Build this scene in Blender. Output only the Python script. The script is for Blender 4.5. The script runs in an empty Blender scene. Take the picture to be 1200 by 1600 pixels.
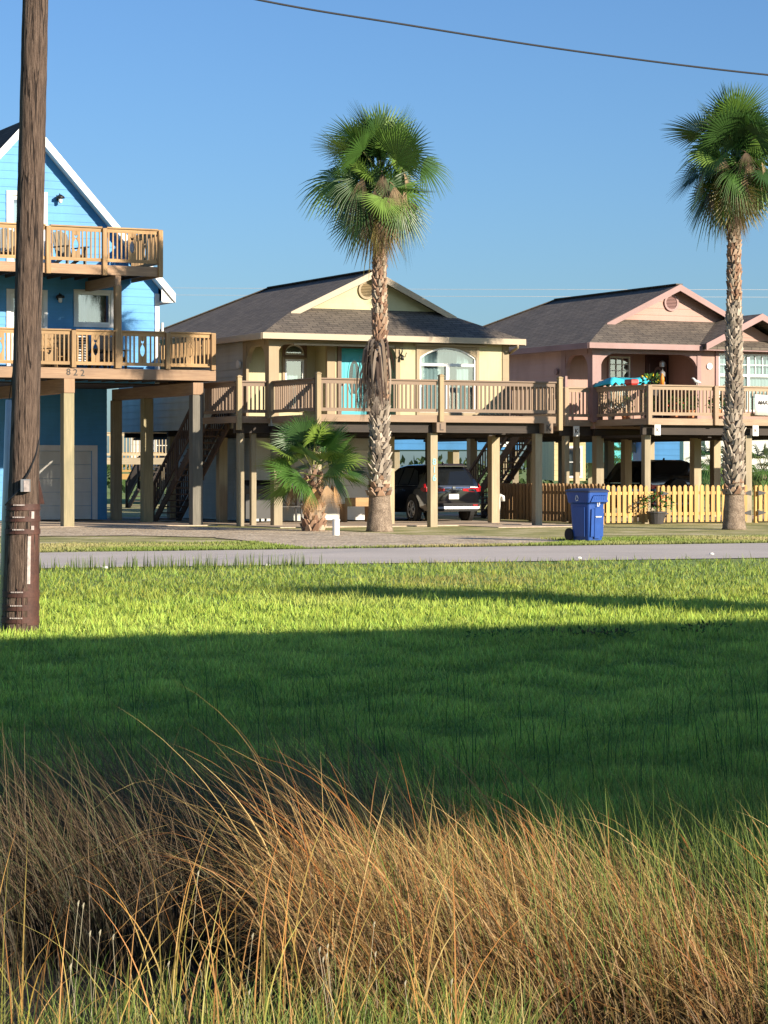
import bpy, bmesh, math, random
import numpy as np
from mathutils import Vector, Matrix
PI = math.pi
random.seed(7)
rng = np.random.default_rng(11)
S = bpy.context.scene
COL = S.collection

# ------------------------------------------------------------------ camera, sky, sun, exposure
F = 3800.0; CX = 600.0; HY = 731.0; EYE = 1.62          # focal length and horizon in photograph pixels
cam = bpy.data.cameras.new("camera"); co = bpy.data.objects.new("camera", cam); COL.objects.link(co)
cam.sensor_fit = 'VERTICAL'; cam.sensor_height = 24.0; cam.sensor_width = 18.0
cam.lens = 24.0 * F / 1600.0
cam.shift_y = -(800.0 - HY) / 1600.0
co.location = (0, 0, EYE); co.rotation_euler = (PI / 2, 0, 0)
cam.clip_start = 0.1; cam.clip_end = 6000
S.camera = co
SUN_H = (0.755, -0.656); SUN_E = math.radians(18.5)
W = bpy.data.worlds.new("World"); S.world = W; W.use_nodes = True
wn = W.node_tree; wn.nodes.clear()
sky = wn.nodes.new('ShaderNodeTexSky'); sky.sky_type = 'NISHITA'; sky.sun_disc = False
sky.sun_elevation = SUN_E; sky.sun_rotation = math.atan2(SUN_H[0], SUN_H[1])
sky.altitude = 0; sky.air_density = 1.0; sky.dust_density = 0.8; sky.ozone_density = 2.0
bg = wn.nodes.new('ShaderNodeBackground'); bg.inputs[1].default_value = 0.067
wo = wn.nodes.new('ShaderNodeOutputWorld')
tint = wn.nodes.new('ShaderNodeMix'); tint.data_type = 'RGBA'; tint.blend_type = 'MULTIPLY'; tint.inputs[0].default_value = 1.0; tint.inputs[7].default_value = (.58, .83, 1.18, 1)
wn.links.new(sky.outputs[0], tint.inputs[6]); wn.links.new(tint.outputs[2], bg.inputs[0]); wn.links.new(bg.outputs[0], wo.inputs[0])
sl = bpy.data.lights.new("sun", 'SUN'); sl.energy = 4.8; sl.angle = math.radians(0.5); sl.color = (1.0, 0.87, 0.70)
so = bpy.data.objects.new("sun", sl); COL.objects.link(so)
sd = Vector((SUN_H[0] * math.cos(SUN_E), SUN_H[1] * math.cos(SUN_E), math.sin(SUN_E)))
so.rotation_euler = sd.to_track_quat('Z', 'Y').to_euler(); so.location = (20, -20, 20)
S.view_settings.view_transform = 'Standard'; S.view_settings.look = 'None'
S.view_settings.gamma = 1; S.view_settings.exposure = 0.9
try: S.cycles.max_bounces = 6; S.cycles.transparent_max_bounces = 12; S.cycles.caustics_reflective = False; S.cycles.caustics_refractive = False
except Exception: pass

# ------------------------------------------------------------------ helpers
def at(px, py, Y): return Vector(((px - CX) / F * Y, Y, EYE + (HY - py) / F * Y))
def gnd(px, py): return at(px, py, F * EYE / (py - HY))

class MB:
    """collects shapes; build() links them as ONE mesh object"""
    def __init__(s): s.v = []; s.f = []; s.m = []; s.isl = []; s.k = 0; s.mat = 0
    def add(s, vs, fs, new=True):
        if new: s.k += 1
        b = len(s.v); s.v += [tuple(p) for p in vs]
        for f in fs: s.f.append([b + i for i in f]); s.m.append(s.mat); s.isl.append(s.k)
        return s
    def box(s, x0, x1, y0, y1, z0, z1):
        return s.add([(x0,y0,z0),(x1,y0,z0),(x1,y1,z0),(x0,y1,z0),(x0,y0,z1),(x1,y0,z1),(x1,y1,z1),(x0,y1,z1)],
              [(0,3,2,1),(4,5,6,7),(0,1,5,4),(1,2,6,5),(2,3,7,6),(3,0,4,7)])
    def bar(s, p, q, w, h, up=(0,0,1)):
        p = Vector(p); q = Vector(q); d = (q - p)
        if d.length < 1e-6: return s
        d.normalize(); up = Vector(up)
        if abs(d.dot(up)) > .98: up = Vector((0,1,0))
        r = d.cross(up).normalized(); n = r.cross(d)
        a = r * w / 2; b = n * h / 2
        vs = [p-a-b, p+a-b, p+a+b, p-a+b, q-a-b, q+a-b, q+a+b, q-a+b]
        return s.add(vs, [(0,1,2,3),(7,6,5,4),(0,4,5,1),(1,5,6,2),(2,6,7,3),(3,7,4,0)])
    def poly(s, pts): return s.add(pts, [list(range(len(pts)))])
    def prism(s, pts, off):
        n = len(pts); off = Vector(off); q = [Vector(p) + off for p in pts]
        fs = [list(range(n))[::-1], list(range(n, 2*n))] + [(i, (i+1) % n, n + (i+1) % n, n + i) for i in range(n)]
        return s.add([Vector(p) for p in pts] + q, fs)
    def tube(s, pts, rad, n=8, cap=True):
        pts = [Vector(p) for p in pts]; rings = []; vs = []
        if not hasattr(rad, '__len__'): rad = [rad] * len(pts)
        ref = None
        for i, p in enumerate(pts):
            d = (pts[min(i+1, len(pts)-1)] - pts[max(i-1, 0)]).normalized()
            if ref is None: ref = Vector((1,0,0)) if abs(d.x) < .9 else Vector((0,1,0))
            a = (ref - d * ref.dot(d)).normalized(); b = d.cross(a); ref = a
            for j in range(n):
                t = 2*PI*j/n; vs.append(p + (a*math.cos(t) + b*math.sin(t)) * rad[i])
        fs = []
        for i in range(len(pts)-1):
            for j in range(n):
                k = (j+1) % n; fs.append((i*n+j, i*n+k, (i+1)*n+k, (i+1)*n+j))
        if cap: fs.append(list(range(n))[::-1]); fs.append([ (len(pts)-1)*n + j for j in range(n)])
        return s.add(vs, fs)
    def loft(s, rings, cap=True):
        n = len(rings[0]); vs = [Vector(p) for r in rings for p in r]; fs = []
        for i in range(len(rings)-1):
            for j in range(n):
                k = (j+1) % n; fs.append((i*n+j, i*n+k, (i+1)*n+k, (i+1)*n+j))
        if cap: fs.append(list(range(n))[::-1]); fs.append([(len(rings)-1)*n + j for j in range(n)])
        return s.add(vs, fs)
    def build(s, name, mats, parent=None, smooth=False, fixn=False, autosmooth=None):
        me = bpy.data.meshes.new(name)
        me.from_pydata(s.v, [], s.f)
        if not isinstance(mats, (list, tuple)): mats = [mats]
        for m in mats: me.materials.append(m)
        nf = len(s.f)
        me.polygons.foreach_set('material_index', s.m)
        if fixn:
            bm = bmesh.new(); bm.from_mesh(me); bmesh.ops.recalc_face_normals(bm, faces=bm.faces); bm.to_mesh(me); bm.free()
        if nf < 60000:
            uvl = me.uv_layers.new(name='UVMap').data; V = [Vector(v) for v in s.v]
            for p, isl in zip(me.polygons, s.isl):
                idx = list(p.vertices); best = 0; t = None
                for i in range(len(idx)):
                    e = V[idx[(i+1) % len(idx)]] - V[idx[i]]
                    if e.length > best: best = e.length; t = e
                if t is None: continue
                n = p.normal
                t = t.normalized()
                b = n.cross(t); ou = (isl * 0.6180339 * 7.3) % 9.0; ov = (isl * 0.7548777 * 5.1) % 7.0
                for li, vi in zip(p.loop_indices, idx): uvl[li].uv = (V[vi].dot(t) + ou, V[vi].dot(b) + ov)
        if smooth: me.polygons.foreach_set('use_smooth', [True] * nf)
        me.update()
        o = bpy.data.objects.new(name, me); COL.objects.link(o)
        if parent is not None: o.parent = parent
        if autosmooth is not None:
            me.polygons.foreach_set('use_smooth', [True] * nf)
            md = o.modifiers.new('es', 'EDGE_SPLIT'); md.split_angle = math.radians(autosmooth)
        return o

def tag(o, label=None, cat=None, group=None, kind=None):
    if label: o['label'] = label
    if cat: o['category'] = cat
    if group: o['group'] = group
    if kind: o['kind'] = kind
    return o
def empty(name, loc, rz=0, label=None, cat=None, group=None):
    o = bpy.data.objects.new(name, None); COL.objects.link(o); o.location = loc; o.rotation_euler = (0, 0, rz)
    o.empty_display_size = .3
    return tag(o, label, cat, group)
def kids(o): return [c for c in bpy.data.objects if c.parent == o]
def copy_tree(o, parent=None):
    c = o.copy(); COL.objects.link(c); c.parent = parent
    for ch in kids(o): copy_tree(ch, c)
    return c
def text_mesh(name, txt, size, mat, parent, loc, rot=(PI/2, 0, 0), ext=.004, shear=0.0):
    cu = bpy.data.curves.new(name, 'FONT'); cu.body = txt; cu.size = size; cu.extrude = ext; cu.shear = shear
    cu.align_x = 'CENTER'; cu.align_y = 'CENTER'; cu.offset = size * .012
    t = bpy.data.objects.new(name, cu); COL.objects.link(t)
    dg = bpy.context.evaluated_depsgraph_get(); me = bpy.data.meshes.new_from_object(t.evaluated_get(dg))
    bpy.data.objects.remove(t); me.name = name; me.materials.clear(); me.materials.append(mat)
    o = bpy.data.objects.new(name, me); COL.objects.link(o); o.parent = parent; o.location = loc; o.rotation_euler = rot
    return o

# ------------------------------------------------------------------ materials
def newmat(name):
    m = bpy.data.materials.new(name); m.use_nodes = True; nt = m.node_tree
    return m, nt, nt.nodes['Principled BSDF'], nt.nodes['Material Output']
def N(nt, t, **k):
    n = nt.nodes.new(t)
    for a, b in k.items(): setattr(n, a, b)
    return n
def ramp(nt, stops):
    r = N(nt, 'ShaderNodeValToRGB'); e = r.color_ramp.elements
    while len(e) < len(stops): e.new(.5)
    for i, (p, c) in enumerate(stops): e[i].position = p; e[i].color = (*c, 1)
    return r
def coords(nt, kind, scale):
    tc = N(nt, 'ShaderNodeTexCoord'); mp = N(nt, 'ShaderNodeMapping')
    if not hasattr(scale, '__len__'): scale = (scale,) * 3
    mp.inputs['Scale'].default_value = scale
    nt.links.new(tc.outputs[kind], mp.inputs[0]); return mp.outputs[0]
def noise(nt, vec, scale, detail=5, rough=.6):
    n = N(nt, 'ShaderNodeTexNoise'); n.inputs['Scale'].default_value = scale; n.inputs['Detail'].default_value = detail
    n.inputs['Roughness'].default_value = rough; nt.links.new(vec, n.inputs['Vector']); return n
def mixc(nt, fac, a, b, mode='MIX'):
    m = N(nt, 'ShaderNodeMix', data_type='RGBA', blend_type=mode)
    for s_, v in ((m.inputs[0], fac), (m.inputs[6], a), (m.inputs[7], b)):
        if hasattr(v, 'links') or hasattr(v, 'is_linked'): nt.links.new(v, s_)
        elif hasattr(v, '__len__'): s_.default_value = (*v, 1)
        else: s_.default_value = v
    return m.outputs[2]
def bump(nt, h, bs, strength=.3, dist=.01):
    b = N(nt, 'ShaderNodeBump'); b.inputs['Strength'].default_value = strength; b.inputs['Distance'].default_value = dist
    nt.links.new(h, b.inputs['Height']); nt.links.new(b.outputs[0], bs.inputs['Normal'])
def plain(name, c, rough=.6, metal=0, var=.12, scale=6, coat=0):
    m, nt, bs, out = newmat(name)
    v = coords(nt, 'Object', 1); n = noise(nt, v, scale, 4)
    r = ramp(nt, [(.3, tuple(x*(1-var) for x in c)), (.7, tuple(min(1, x*(1+var)) for x in c))])
    nt.links.new(n.outputs[0], r.inputs[0]); nt.links.new(r.outputs[0], bs.inputs['Base Color'])
    bs.inputs['Roughness'].default_value = rough; bs.inputs['Metallic'].default_value = metal
    if coat: bs.inputs['Coat Weight'].default_value = coat; bs.inputs['Coat Roughness'].default_value = .05
    return m
def wood(name, c1, c2, c3=None, rough=.75, grain=26, blotch=.5, f=.78):
    c1, c2 = tuple(x*f for x in c1), tuple(x*f for x in c2); c3 = tuple(x*f for x in c3) if c3 else None
    m, nt, bs, out = newmat(name)
    v = coords(nt, 'UV', (1.3, grain, 1)); n = noise(nt, v, 1.0, 7, .65)
    r = ramp(nt, [(.32, c1), (.66, c2)]); nt.links.new(n.outputs[0], r.inputs[0])
    v2 = coords(nt, 'UV', (.9, 2.5, 1)); n2 = noise(nt, v2, 1.0, 4)
    r2 = ramp(nt, [(.42, (0,0,0)), (.68, (1,1,1))]); nt.links.new(n2.outputs[0], r2.inputs[0])
    mm = N(nt, 'ShaderNodeMath', operation='MULTIPLY'); nt.links.new(r2.outputs[0], mm.inputs[0]); mm.inputs[1].default_value = blotch
    c = mixc(nt, mm.outputs[0], r.outputs[0], c3 or tuple(x*.62 for x in c1))
    oi = N(nt, 'ShaderNodeObjectInfo'); ro = ramp(nt, [(0,(.80,.80,.82)),(1,(1.14,1.10,1.05))]); nt.links.new(oi.outputs['Random'], ro.inputs[0])
    c = mixc(nt, 1.0, c, ro.outputs[0], 'MULTIPLY')
    nt.links.new(c, bs.inputs['Base Color']); bs.inputs['Roughness'].default_value = rough
    bump(nt, n.outputs[0], bs, .45, .006)
    return m
def siding(name, c, var=.07):
    m, nt, bs, out = newmat(name)
    v = coords(nt, 'UV', (.7, 18, 1)); n = noise(nt, v, 1.0, 5)
    v2 = coords(nt, 'Object', (1.1, 1.1, .5)); n2 = noise(nt, v2, 1.0, 4)
    r = ramp(nt, [(.3, tuple(x*(1-var) for x in c)), (.7, tuple(min(1, x*(1+var)) for x in c))]); nt.links.new(n.outputs[0], r.inputs[0])
    r2 = ramp(nt, [(.32, (.80,.79,.76)), (.6, (1,1,1))]); nt.links.new(n2.outputs[0], r2.inputs[0])
    nt.links.new(mixc(nt, 1.0, r.outputs[0], r2.outputs[0], 'MULTIPLY'), bs.inputs['Base Color'])
    bs.inputs['Roughness'].default_value = .6; bump(nt, n.outputs[0], bs, .2, .003)
    return m
def shingle(name, c1, c2, c3):
    m, nt, bs, out = newmat(name)
    v = coords(nt, 'UV', 1)
    br = N(nt, 'ShaderNodeTexBrick'); nt.links.new(v, br.inputs['Vector'])
    br.inputs['Scale'].default_value = 1.0; br.inputs['Brick Width'].default_value = .31; br.inputs['Row Height'].default_value = .145
    br.inputs['Mortar Size'].default_value = .012; br.inputs['Mortar Smooth'].default_value = .3; br.offset = .37
    br.inputs['Color1'].default_value = (*c1, 1); br.inputs['Color2'].default_value = (*c2, 1); br.inputs['Mortar'].default_value = (*c3, 1)
    n = noise(nt, v, 1.2, 5); r = ramp(nt, [(.3, (.72,.72,.72)), (.7, (1.18,1.15,1.12))]); nt.links.new(n.outputs[0], r.inputs[0])
    n3 = noise(nt, v, 60, 3); r3 = ramp(nt, [(.3, (.75,.75,.75)), (.7, (1.2,1.2,1.2))]); nt.links.new(n3.outputs[0], r3.inputs[0])
    c = mixc(nt, 1.0, br.outputs[0], r.outputs[0], 'MULTIPLY'); c = mixc(nt, 1.0, c, r3.outputs[0], 'MULTIPLY')
    nt.links.new(c, bs.inputs['Base Color']); bs.inputs['Roughness'].default_value = .9
    # shingle courses overlap: height falls along each row
    sx = N(nt, 'ShaderNodeSeparateXYZ'); nt.links.new(v, sx.inputs[0])
    mo = N(nt, 'ShaderNodeMath', operation='DIVIDE'); nt.links.new(sx.outputs[1], mo.inputs[0]); mo.inputs[1].default_value = .145
    fr = N(nt, 'ShaderNodeMath', operation='FRACT'); nt.links.new(mo.outputs[0], fr.inputs[0])
    ad = N(nt, 'ShaderNodeMath', operation='SUBTRACT'); nt.links.new(br.outputs[0], ad.inputs[0]); nt.links.new(fr.outputs[0], ad.inputs[1])
    bump(nt, ad.outputs[0], bs, .9, .02)
    return m
def glass(name, tint=(.75,.88,.92), refl=.16):
    m, nt, bs, out = newmat(name)
    tr = N(nt, 'ShaderNodeBsdfTransparent'); tr.inputs[0].default_value = (*tint, 1)
    gl = N(nt, 'ShaderNodeBsdfGlossy'); gl.inputs['Roughness'].default_value = .03; gl.inputs[0].default_value = (1,1,1,1)
    fr = N(nt, 'ShaderNodeFresnel'); fr.inputs[0].default_value = 1.5
    ad = N(nt, 'ShaderNodeMath', operation='ADD'); nt.links.new(fr.outputs[0], ad.inputs[0]); ad.inputs[1].default_value = refl; ad.use_clamp = True
    mx = N(nt, 'ShaderNodeMixShader'); nt.links.new(ad.outputs[0], mx.inputs[0]); nt.links.new(tr.outputs[0], mx.inputs[1]); nt.links.new(gl.outputs[0], mx.inputs[2])
    nt.links.new(mx.outputs[0], out.inputs[0]); nt.nodes.remove(bs)
    return m
def leafmat(name, rough=.5, trans=.3, attr='col', spec=.5):
    m, nt, bs, out = newmat(name)
    a = N(nt, 'ShaderNodeAttribute'); a.attribute_name = attr
    nt.links.new(a.outputs['Color'], bs.inputs['Base Color']); bs.inputs['Roughness'].default_value = rough
    bs.inputs['Specular IOR Level'].default_value = spec
    t = N(nt, 'ShaderNodeBsdfTranslucent'); nt.links.new(a.outputs['Color'], t.inputs[0])
    mx = N(nt, 'ShaderNodeMixShader'); mx.inputs[0].default_value = trans
    nt.links.new(bs.outputs[0], mx.inputs[1]); nt.links.new(t.outputs[0], mx.inputs[2]); nt.links.new(mx.outputs[0], out.inputs[0])
    return m
def groundmat(name, stops, scale, fine, bstr=.5, bdist=.03, rough=.95, s2=None):
    m, nt, bs, out = newmat(name)
    v = coords(nt, 'Object', 1); n = noise(nt, v, scale, 6, .65); n2 = noise(nt, v, fine, 5, .7)
    r = ramp(nt, stops); nt.links.new(n.outputs[0], r.inputs[0])
    r2 = ramp(nt, s2 or [(.3, (.7,.7,.7)), (.7, (1.25,1.25,1.25))]); nt.links.new(n2.outputs[0], r2.inputs[0])
    nt.links.new(mixc(nt, 1.0, r.outputs[0], r2.outputs[0], 'MULTIPLY'), bs.inputs['Base Color'])
    bs.inputs['Roughness'].default_value = rough; bump(nt, n2.outputs[0], bs, bstr, bdist)
    return m
def gravelmat(name):
    m, nt, bs, out = newmat(name)
    v = coords(nt, 'Object', 1); vo = N(nt, 'ShaderNodeTexVoronoi'); vo.inputs['Scale'].default_value = 14; nt.links.new(v, vo.inputs['Vector'])
    r = ramp(nt, [(0, (.26,.21,.14)), (.45, (.60,.50,.36)), (1, (.86,.77,.60))]); nt.links.new(vo.outputs['Color'], r.inputs[0])
    n = noise(nt, v, 1.2, 4); r2 = ramp(nt, [(.35, (.7,.65,.6)), (.7, (1.1,1.05,1))]); nt.links.new(n.outputs[0], r2.inputs[0])
    nt.links.new(mixc(nt, 1.0, r.outputs[0], r2.outputs[0], 'MULTIPLY'), bs.inputs['Base Color'])
    bs.inputs['Roughness'].default_value = .9; bump(nt, vo.outputs['Distance'], bs, .6, -.03)
    return m

M = {}
M['cedar'] = wood('cedar', (.38,.225,.095), (.58,.39,.19), (.28,.17,.09))
M['cedar_rim'] = wood('cedar_rim', (.34,.21,.125), (.50,.34,.21), (.25,.165,.11))
M['treated'] = wood('treated', (.27,.24,.14), (.46,.40,.24), (.20,.20,.12), grain=34)
M['post_tan'] = wood('post_tan', (.40,.33,.20), (.56,.47,.31), (.30,.25,.17), grain=34)
M['grey_wood'] = wood('grey_wood', (.16,.15,.12), (.28,.26,.21), (.12,.11,.09), grain=34)
M['taupe'] = wood('taupe_paint', (.30,.21,.145), (.37,.27,.19), (.26,.19,.14), blotch=.35)
M['taupe_post'] = wood('taupe_post', (.40,.31,.17), (.52,.42,.25), (.32,.25,.15), blotch=.4)
M['deck_nat'] = wood('deck_natural', (.40,.29,.19), (.54,.41,.28), (.28,.20,.14), blotch=.5)
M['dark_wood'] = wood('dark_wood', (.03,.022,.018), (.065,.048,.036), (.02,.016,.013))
M['stair_wood'] = wood('stair_wood', (.10,.065,.05), (.18,.12,.09), (.07,.05,.04))
M['stain_wood'] = wood('stained_wood', (.28,.10,.05), (.38,.16,.08), (.2,.08,.05))
M['cellar'] = plain('soffit_shade', (.12,.095,.075), .9)
M['blue'] = siding('blue_siding', (.075,.32,.66)); M['blue_trim'] = siding('white_trim', (.80,.80,.80), .03)
M['cream'] = siding('cream_wall', (.48,.44,.25), .04); M['tan_trim'] = siding('tan_trim', (.34,.26,.15), .05)
M['brown_trim'] = plain('brown_trim', (.16,.10,.065), .6)
M['grey_siding'] = siding('grey_beige_siding', (.56,.58,.55))
M['gutter'] = plain('gutter_cream', (.36,.28,.18), .4, var=.04)
M['pink'] = siding('pink_siding', (.40,.235,.185), .05); M['pink_side'] = siding('pink_side', (.50,.32,.28), .05)
M['mauve'] = siding('mauve_trim', (.33,.20,.185), .06)
M['shingle_dark'] = shingle('shingle_dark', (.085,.075,.068), (.055,.048,.045), (.018,.016,.016))
M['shingle_brown'] = shingle('shingle_brown', (.26,.20,.135), (.17,.13,.09), (.06,.045,.035))
M['shingle_tan'] = shingle('shingle_tan', (.185,.155,.12), (.125,.105,.085), (.04,.034,.028))
M['white'] = plain('white_paint', (.78,.77,.72), .5, var=.03)
M['white_door'] = siding('garage_door', (.72,.71,.67), .03)
M['curtain'] = plain('curtain', (.34,.40,.38), .9, var=.06, scale=3)
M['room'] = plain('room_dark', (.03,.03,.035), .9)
M['glass'] = glass('glass_pane'); M['glass_dark'] = glass('dark_glass', (.25,.28,.3), .22)
M['teal'] = plain('teal_door', (.01,.40,.47), .45, var=.05)
M['brown_door'] = plain('brown_door', (.07,.03,.03), .45)
M['leaded'] = plain('leaded_glass', (.06,.08,.08), .15, var=.6, scale=40)
M['black'] = plain('black_metal', (.015,.015,.015), .45)
M['grey_metal'] = plain('grey_metal', (.42,.42,.42), .4, .6)
M['white_pvc'] = plain('white_pvc', (.75,.74,.68), .35, var=.04)
M['number'] = plain('number_black', (.03,.025,.02), .6)
M['aqua'] = plain('aqua_paint', (.22,.55,.52), .6)
M['letter'] = plain('letter_brown', (.05,.03,.02), .6)
M['concrete'] = groundmat('concrete', [(.3, (.46,.36,.26)), (.7, (.60,.48,.36))], .8, 14, .25, .01)
M['gravel'] = gravelmat('gravel')
M['asphalt'] = groundmat('asphalt', [(.3, (.46,.41,.36)), (.7, (.58,.515,.455))], .35, 60, .25, .004)
M['dirt'] = groundmat('grass_ground', [(.3, (.13,.21,.05)), (.55, (.19,.27,.06)), (.78, (.30,.29,.10))], .35, 9, .5, .03)
M['mud'] = groundmat('ditch_mud', [(.3, (.018,.014,.009)), (.7, (.04,.032,.02))], 2, 20, .6, .03, .7)
M['verge'] = groundmat('verge_grass', [(.34, (.17,.19,.045)), (.5, (.36,.33,.12)), (.66, (.62,.53,.32))], .7, 11, .5, .03)
M['fence_y'] = wood('new_pine', (.62,.36,.10), (.80,.52,.19), (.55,.30,.10), blotch=.4)
M['fence_d'] = wood('shaded_pine', (.34,.20,.09), (.50,.31,.14), (.24,.15,.08), blotch=.6)  # darker copy of the fence pine: the side fence's shade put into its colour
M['bin'] = plain('bin_plastic', (.02,.075,.30), .38, var=.10, scale=5); M['bin_lid'] = plain('bin_lid', (.03,.045,.10), .45)
M['rubber'] = plain('rubber', (.012,.012,.012), .8)
M['carpaint'] = plain('car_paint', (.006,.007,.010), .12, 0, var=.05, coat=1.0)
M['chrome'] = plain('chrome', (.6,.6,.6), .15, 1); M['alloy'] = plain('alloy', (.55,.55,.56), .3, .9)
M['tail_red'] = plain('tail_lamp', (.38,.012,.018), .15, coat=.6)
M['silver'] = plain('silver_trim', (.24,.24,.24), .3, .5)
M['leaf'] = leafmat('palm_leaf', .42, .22); M['dead'] = leafmat('dead_leaf', .85, .15, spec=.2)
M['grass'] = leafmat('grass_blade', .55, .22, spec=.3)

# ------------------------------------------------------------------ the ground, road, verges
TH = math.radians(26)
U = Vector((math.cos(TH), math.sin(TH), 0)); V_ = Vector((-math.sin(TH), math.cos(TH), 0))
AB = Vector((-6.92, 66.9, 0)); AC = Vector((1.39, 66.2, 0)); AP = AC + U * 10.75 + V_ * .65
def loc(A, u, d, z=0): return A + U * u + V_ * d + Vector((0, 0, z))

def sheet(name, pts, z, mat, sub=0, jit=0.0):
    """ground sheet with an uneven edge; pts in metres"""
    out = []
    for i, p in enumerate(pts):
        q = pts[(i+1) % len(pts)]; n = max(1, int((Vector(q) - Vector(p)).length / sub)) if sub else 1
        for k in range(n):
            t = k / n; out.append((p[0]+(q[0]-p[0])*t + random.uniform(-jit, jit), p[1]+(q[1]-p[1])*t + random.uniform(-jit, jit)))
    mb = MB(); mb.poly([(x, y, z) for x, y in out]); o = mb.build(name, mat); tag(o, kind='structure'); return o
def pxpts(l): return [tuple(gnd(a, b)[:2]) for a, b in l]
def line_at(P, Q, t): return (P[0]+(Q[0]-P[0])*t, P[1]+(Q[1]-P[1])*t)
sheet('ground', [(-3000,-3000),(3000,-3000),(3000,3000),(-3000,3000)], 0, M['dirt'])
n0, n1 = (-5.5, 38.9), (6.84, 43.5); f0, f1 = (-6.5, 46.1), (8.3, 52.0)
sheet('road', [line_at(n0,n1,-20), line_at(n0,n1,22), line_at(f0,f1,18), line_at(f0,f1,-17)], .014, M['asphalt'], .7, .035)
vb = Vector((-.36,.93,0))
def off(p, k): return (p[0]+vb.x*k, p[1]+vb.y*k)
sheet('verge', [line_at(f0,f1,-6), line_at(f0,f1,8), off(line_at(f0,f1,8), 60), off(line_at(f0,f1,-6), 60)], .007, M['verge'])
sheet('gravel_drive', pxpts([(-260,822),(230,822.5),(380,826),(500,829.5),(640,837),(760,839),(870,843),(890,848.5),(820,852),(640,855),(480,858),(400,848),(330,841),(200,838),(-260,842)]), .024, M['gravel'], .6, .10)
sheet('ditch', [(-9,-2),(9,-2),(9,9.3),(3,9.2),(0,9.7),(-3,9.9),(-9,10)], .006, M['mud'], .5, .12)
# concrete slabs under the houses
def slab(A, u0, u1, d0, d1, h=.032):
    mb = MB(); mb.prism([loc(A,u0,d0,-.1), loc(A,u1,d0,-.1), loc(A,u1,d1,-.1), loc(A,u0,d1,-.1)], (0,0,.1+h)); return mb
tag(slab(AB, -9, 2.4, -.3, 14).build('driveway', M['concrete'], fixn=True), kind='structure')
tag(slab(AC, -4.2, 4.3, .9, 15).build('driveway', M['concrete'], fixn=True), kind='structure')
tag(slab(AC, 1.2, 4.5, -1.4, .88, .026).build('driveway', M['concrete'], fixn=True), kind='structure')
tag(slab(AP, -3.6, 6, 2.5, 15).build('driveway', M['concrete'], fixn=True), kind='structure')

# ------------------------------------------------------------------ house pieces (local axes: x along the front, y away from the road, z up)
def P3(ax, pos, a, o, z):   # ax 'f': wall faces -y at y=pos ; 'l': wall faces -x at x=pos ; 'r': wall faces +x
    return (a, pos + o, z) if ax == 'f' else ((pos + o, a, z) if ax == 'l' else (pos - o, a, z))
def lap(mb, ax, pos, a0, a1, z0, z1, step=.2, thick=.09):
    f0 = a0 if callable(a0) else (lambda z: a0); f1 = a1 if callable(a1) else (lambda z: a1)
    z = z0
    while z < z1 - 1e-4:
        zt = min(z + step, z1); b0, b1, t0, t1 = f0(z), f1(z), f0(zt), f1(zt)
        if b1 - b0 > .01:
            if step < 5:
                mb.add([P3(ax,pos,b0,-.016,z),P3(ax,pos,b1,-.016,z),P3(ax,pos,t1,-.002,zt),P3(ax,pos,t0,-.002,zt)], [(0,1,2,3)])
                mb.add([P3(ax,pos,b0,-.016,z),P3(ax,pos,b1,-.016,z),P3(ax,pos,b1,0,z),P3(ax,pos,b0,0,z)], [(3,2,1,0)])
            mb.prism([P3(ax,pos,b0,0,z),P3(ax,pos,b1,0,z),P3(ax,pos,t1,0,zt),P3(ax,pos,t0,0,zt)],
                     (0,thick,0) if ax == 'f' else ((thick,0,0) if ax == 'l' else (-thick,0,0)))
        z = zt
def wall(mb, ax, pos, a0, a1, z0, z1, holes=(), step=.2):
    hs = sorted(holes); x = a0
    for (h0, h1, k0, k1) in hs:
        if h0 > x: lap(mb, ax, pos, x, h0, z0, z1, step)
        if k0 > z0: lap(mb, ax, pos, h0, h1, z0, k0, step)
        if k1 < z1: lap(mb, ax, pos, h0, h1, k1, z1, step)
        x = h1
    if x < a1: lap(mb, ax, pos, x, a1, z0, z1, step)
def arc_pts(x0, x1, zs, h, n=14):
    c = (x0+x1)/2; w = (x1-x0)/2; R = (w*w + h*h) / (2*h); zc = zs + h - R
    return [(x0 + (x1-x0)*i/n, zc + math.sqrt(max(0, R*R - (x0+(x1-x0)*i/n - c)**2))) for i in range(n+1)]
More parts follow.
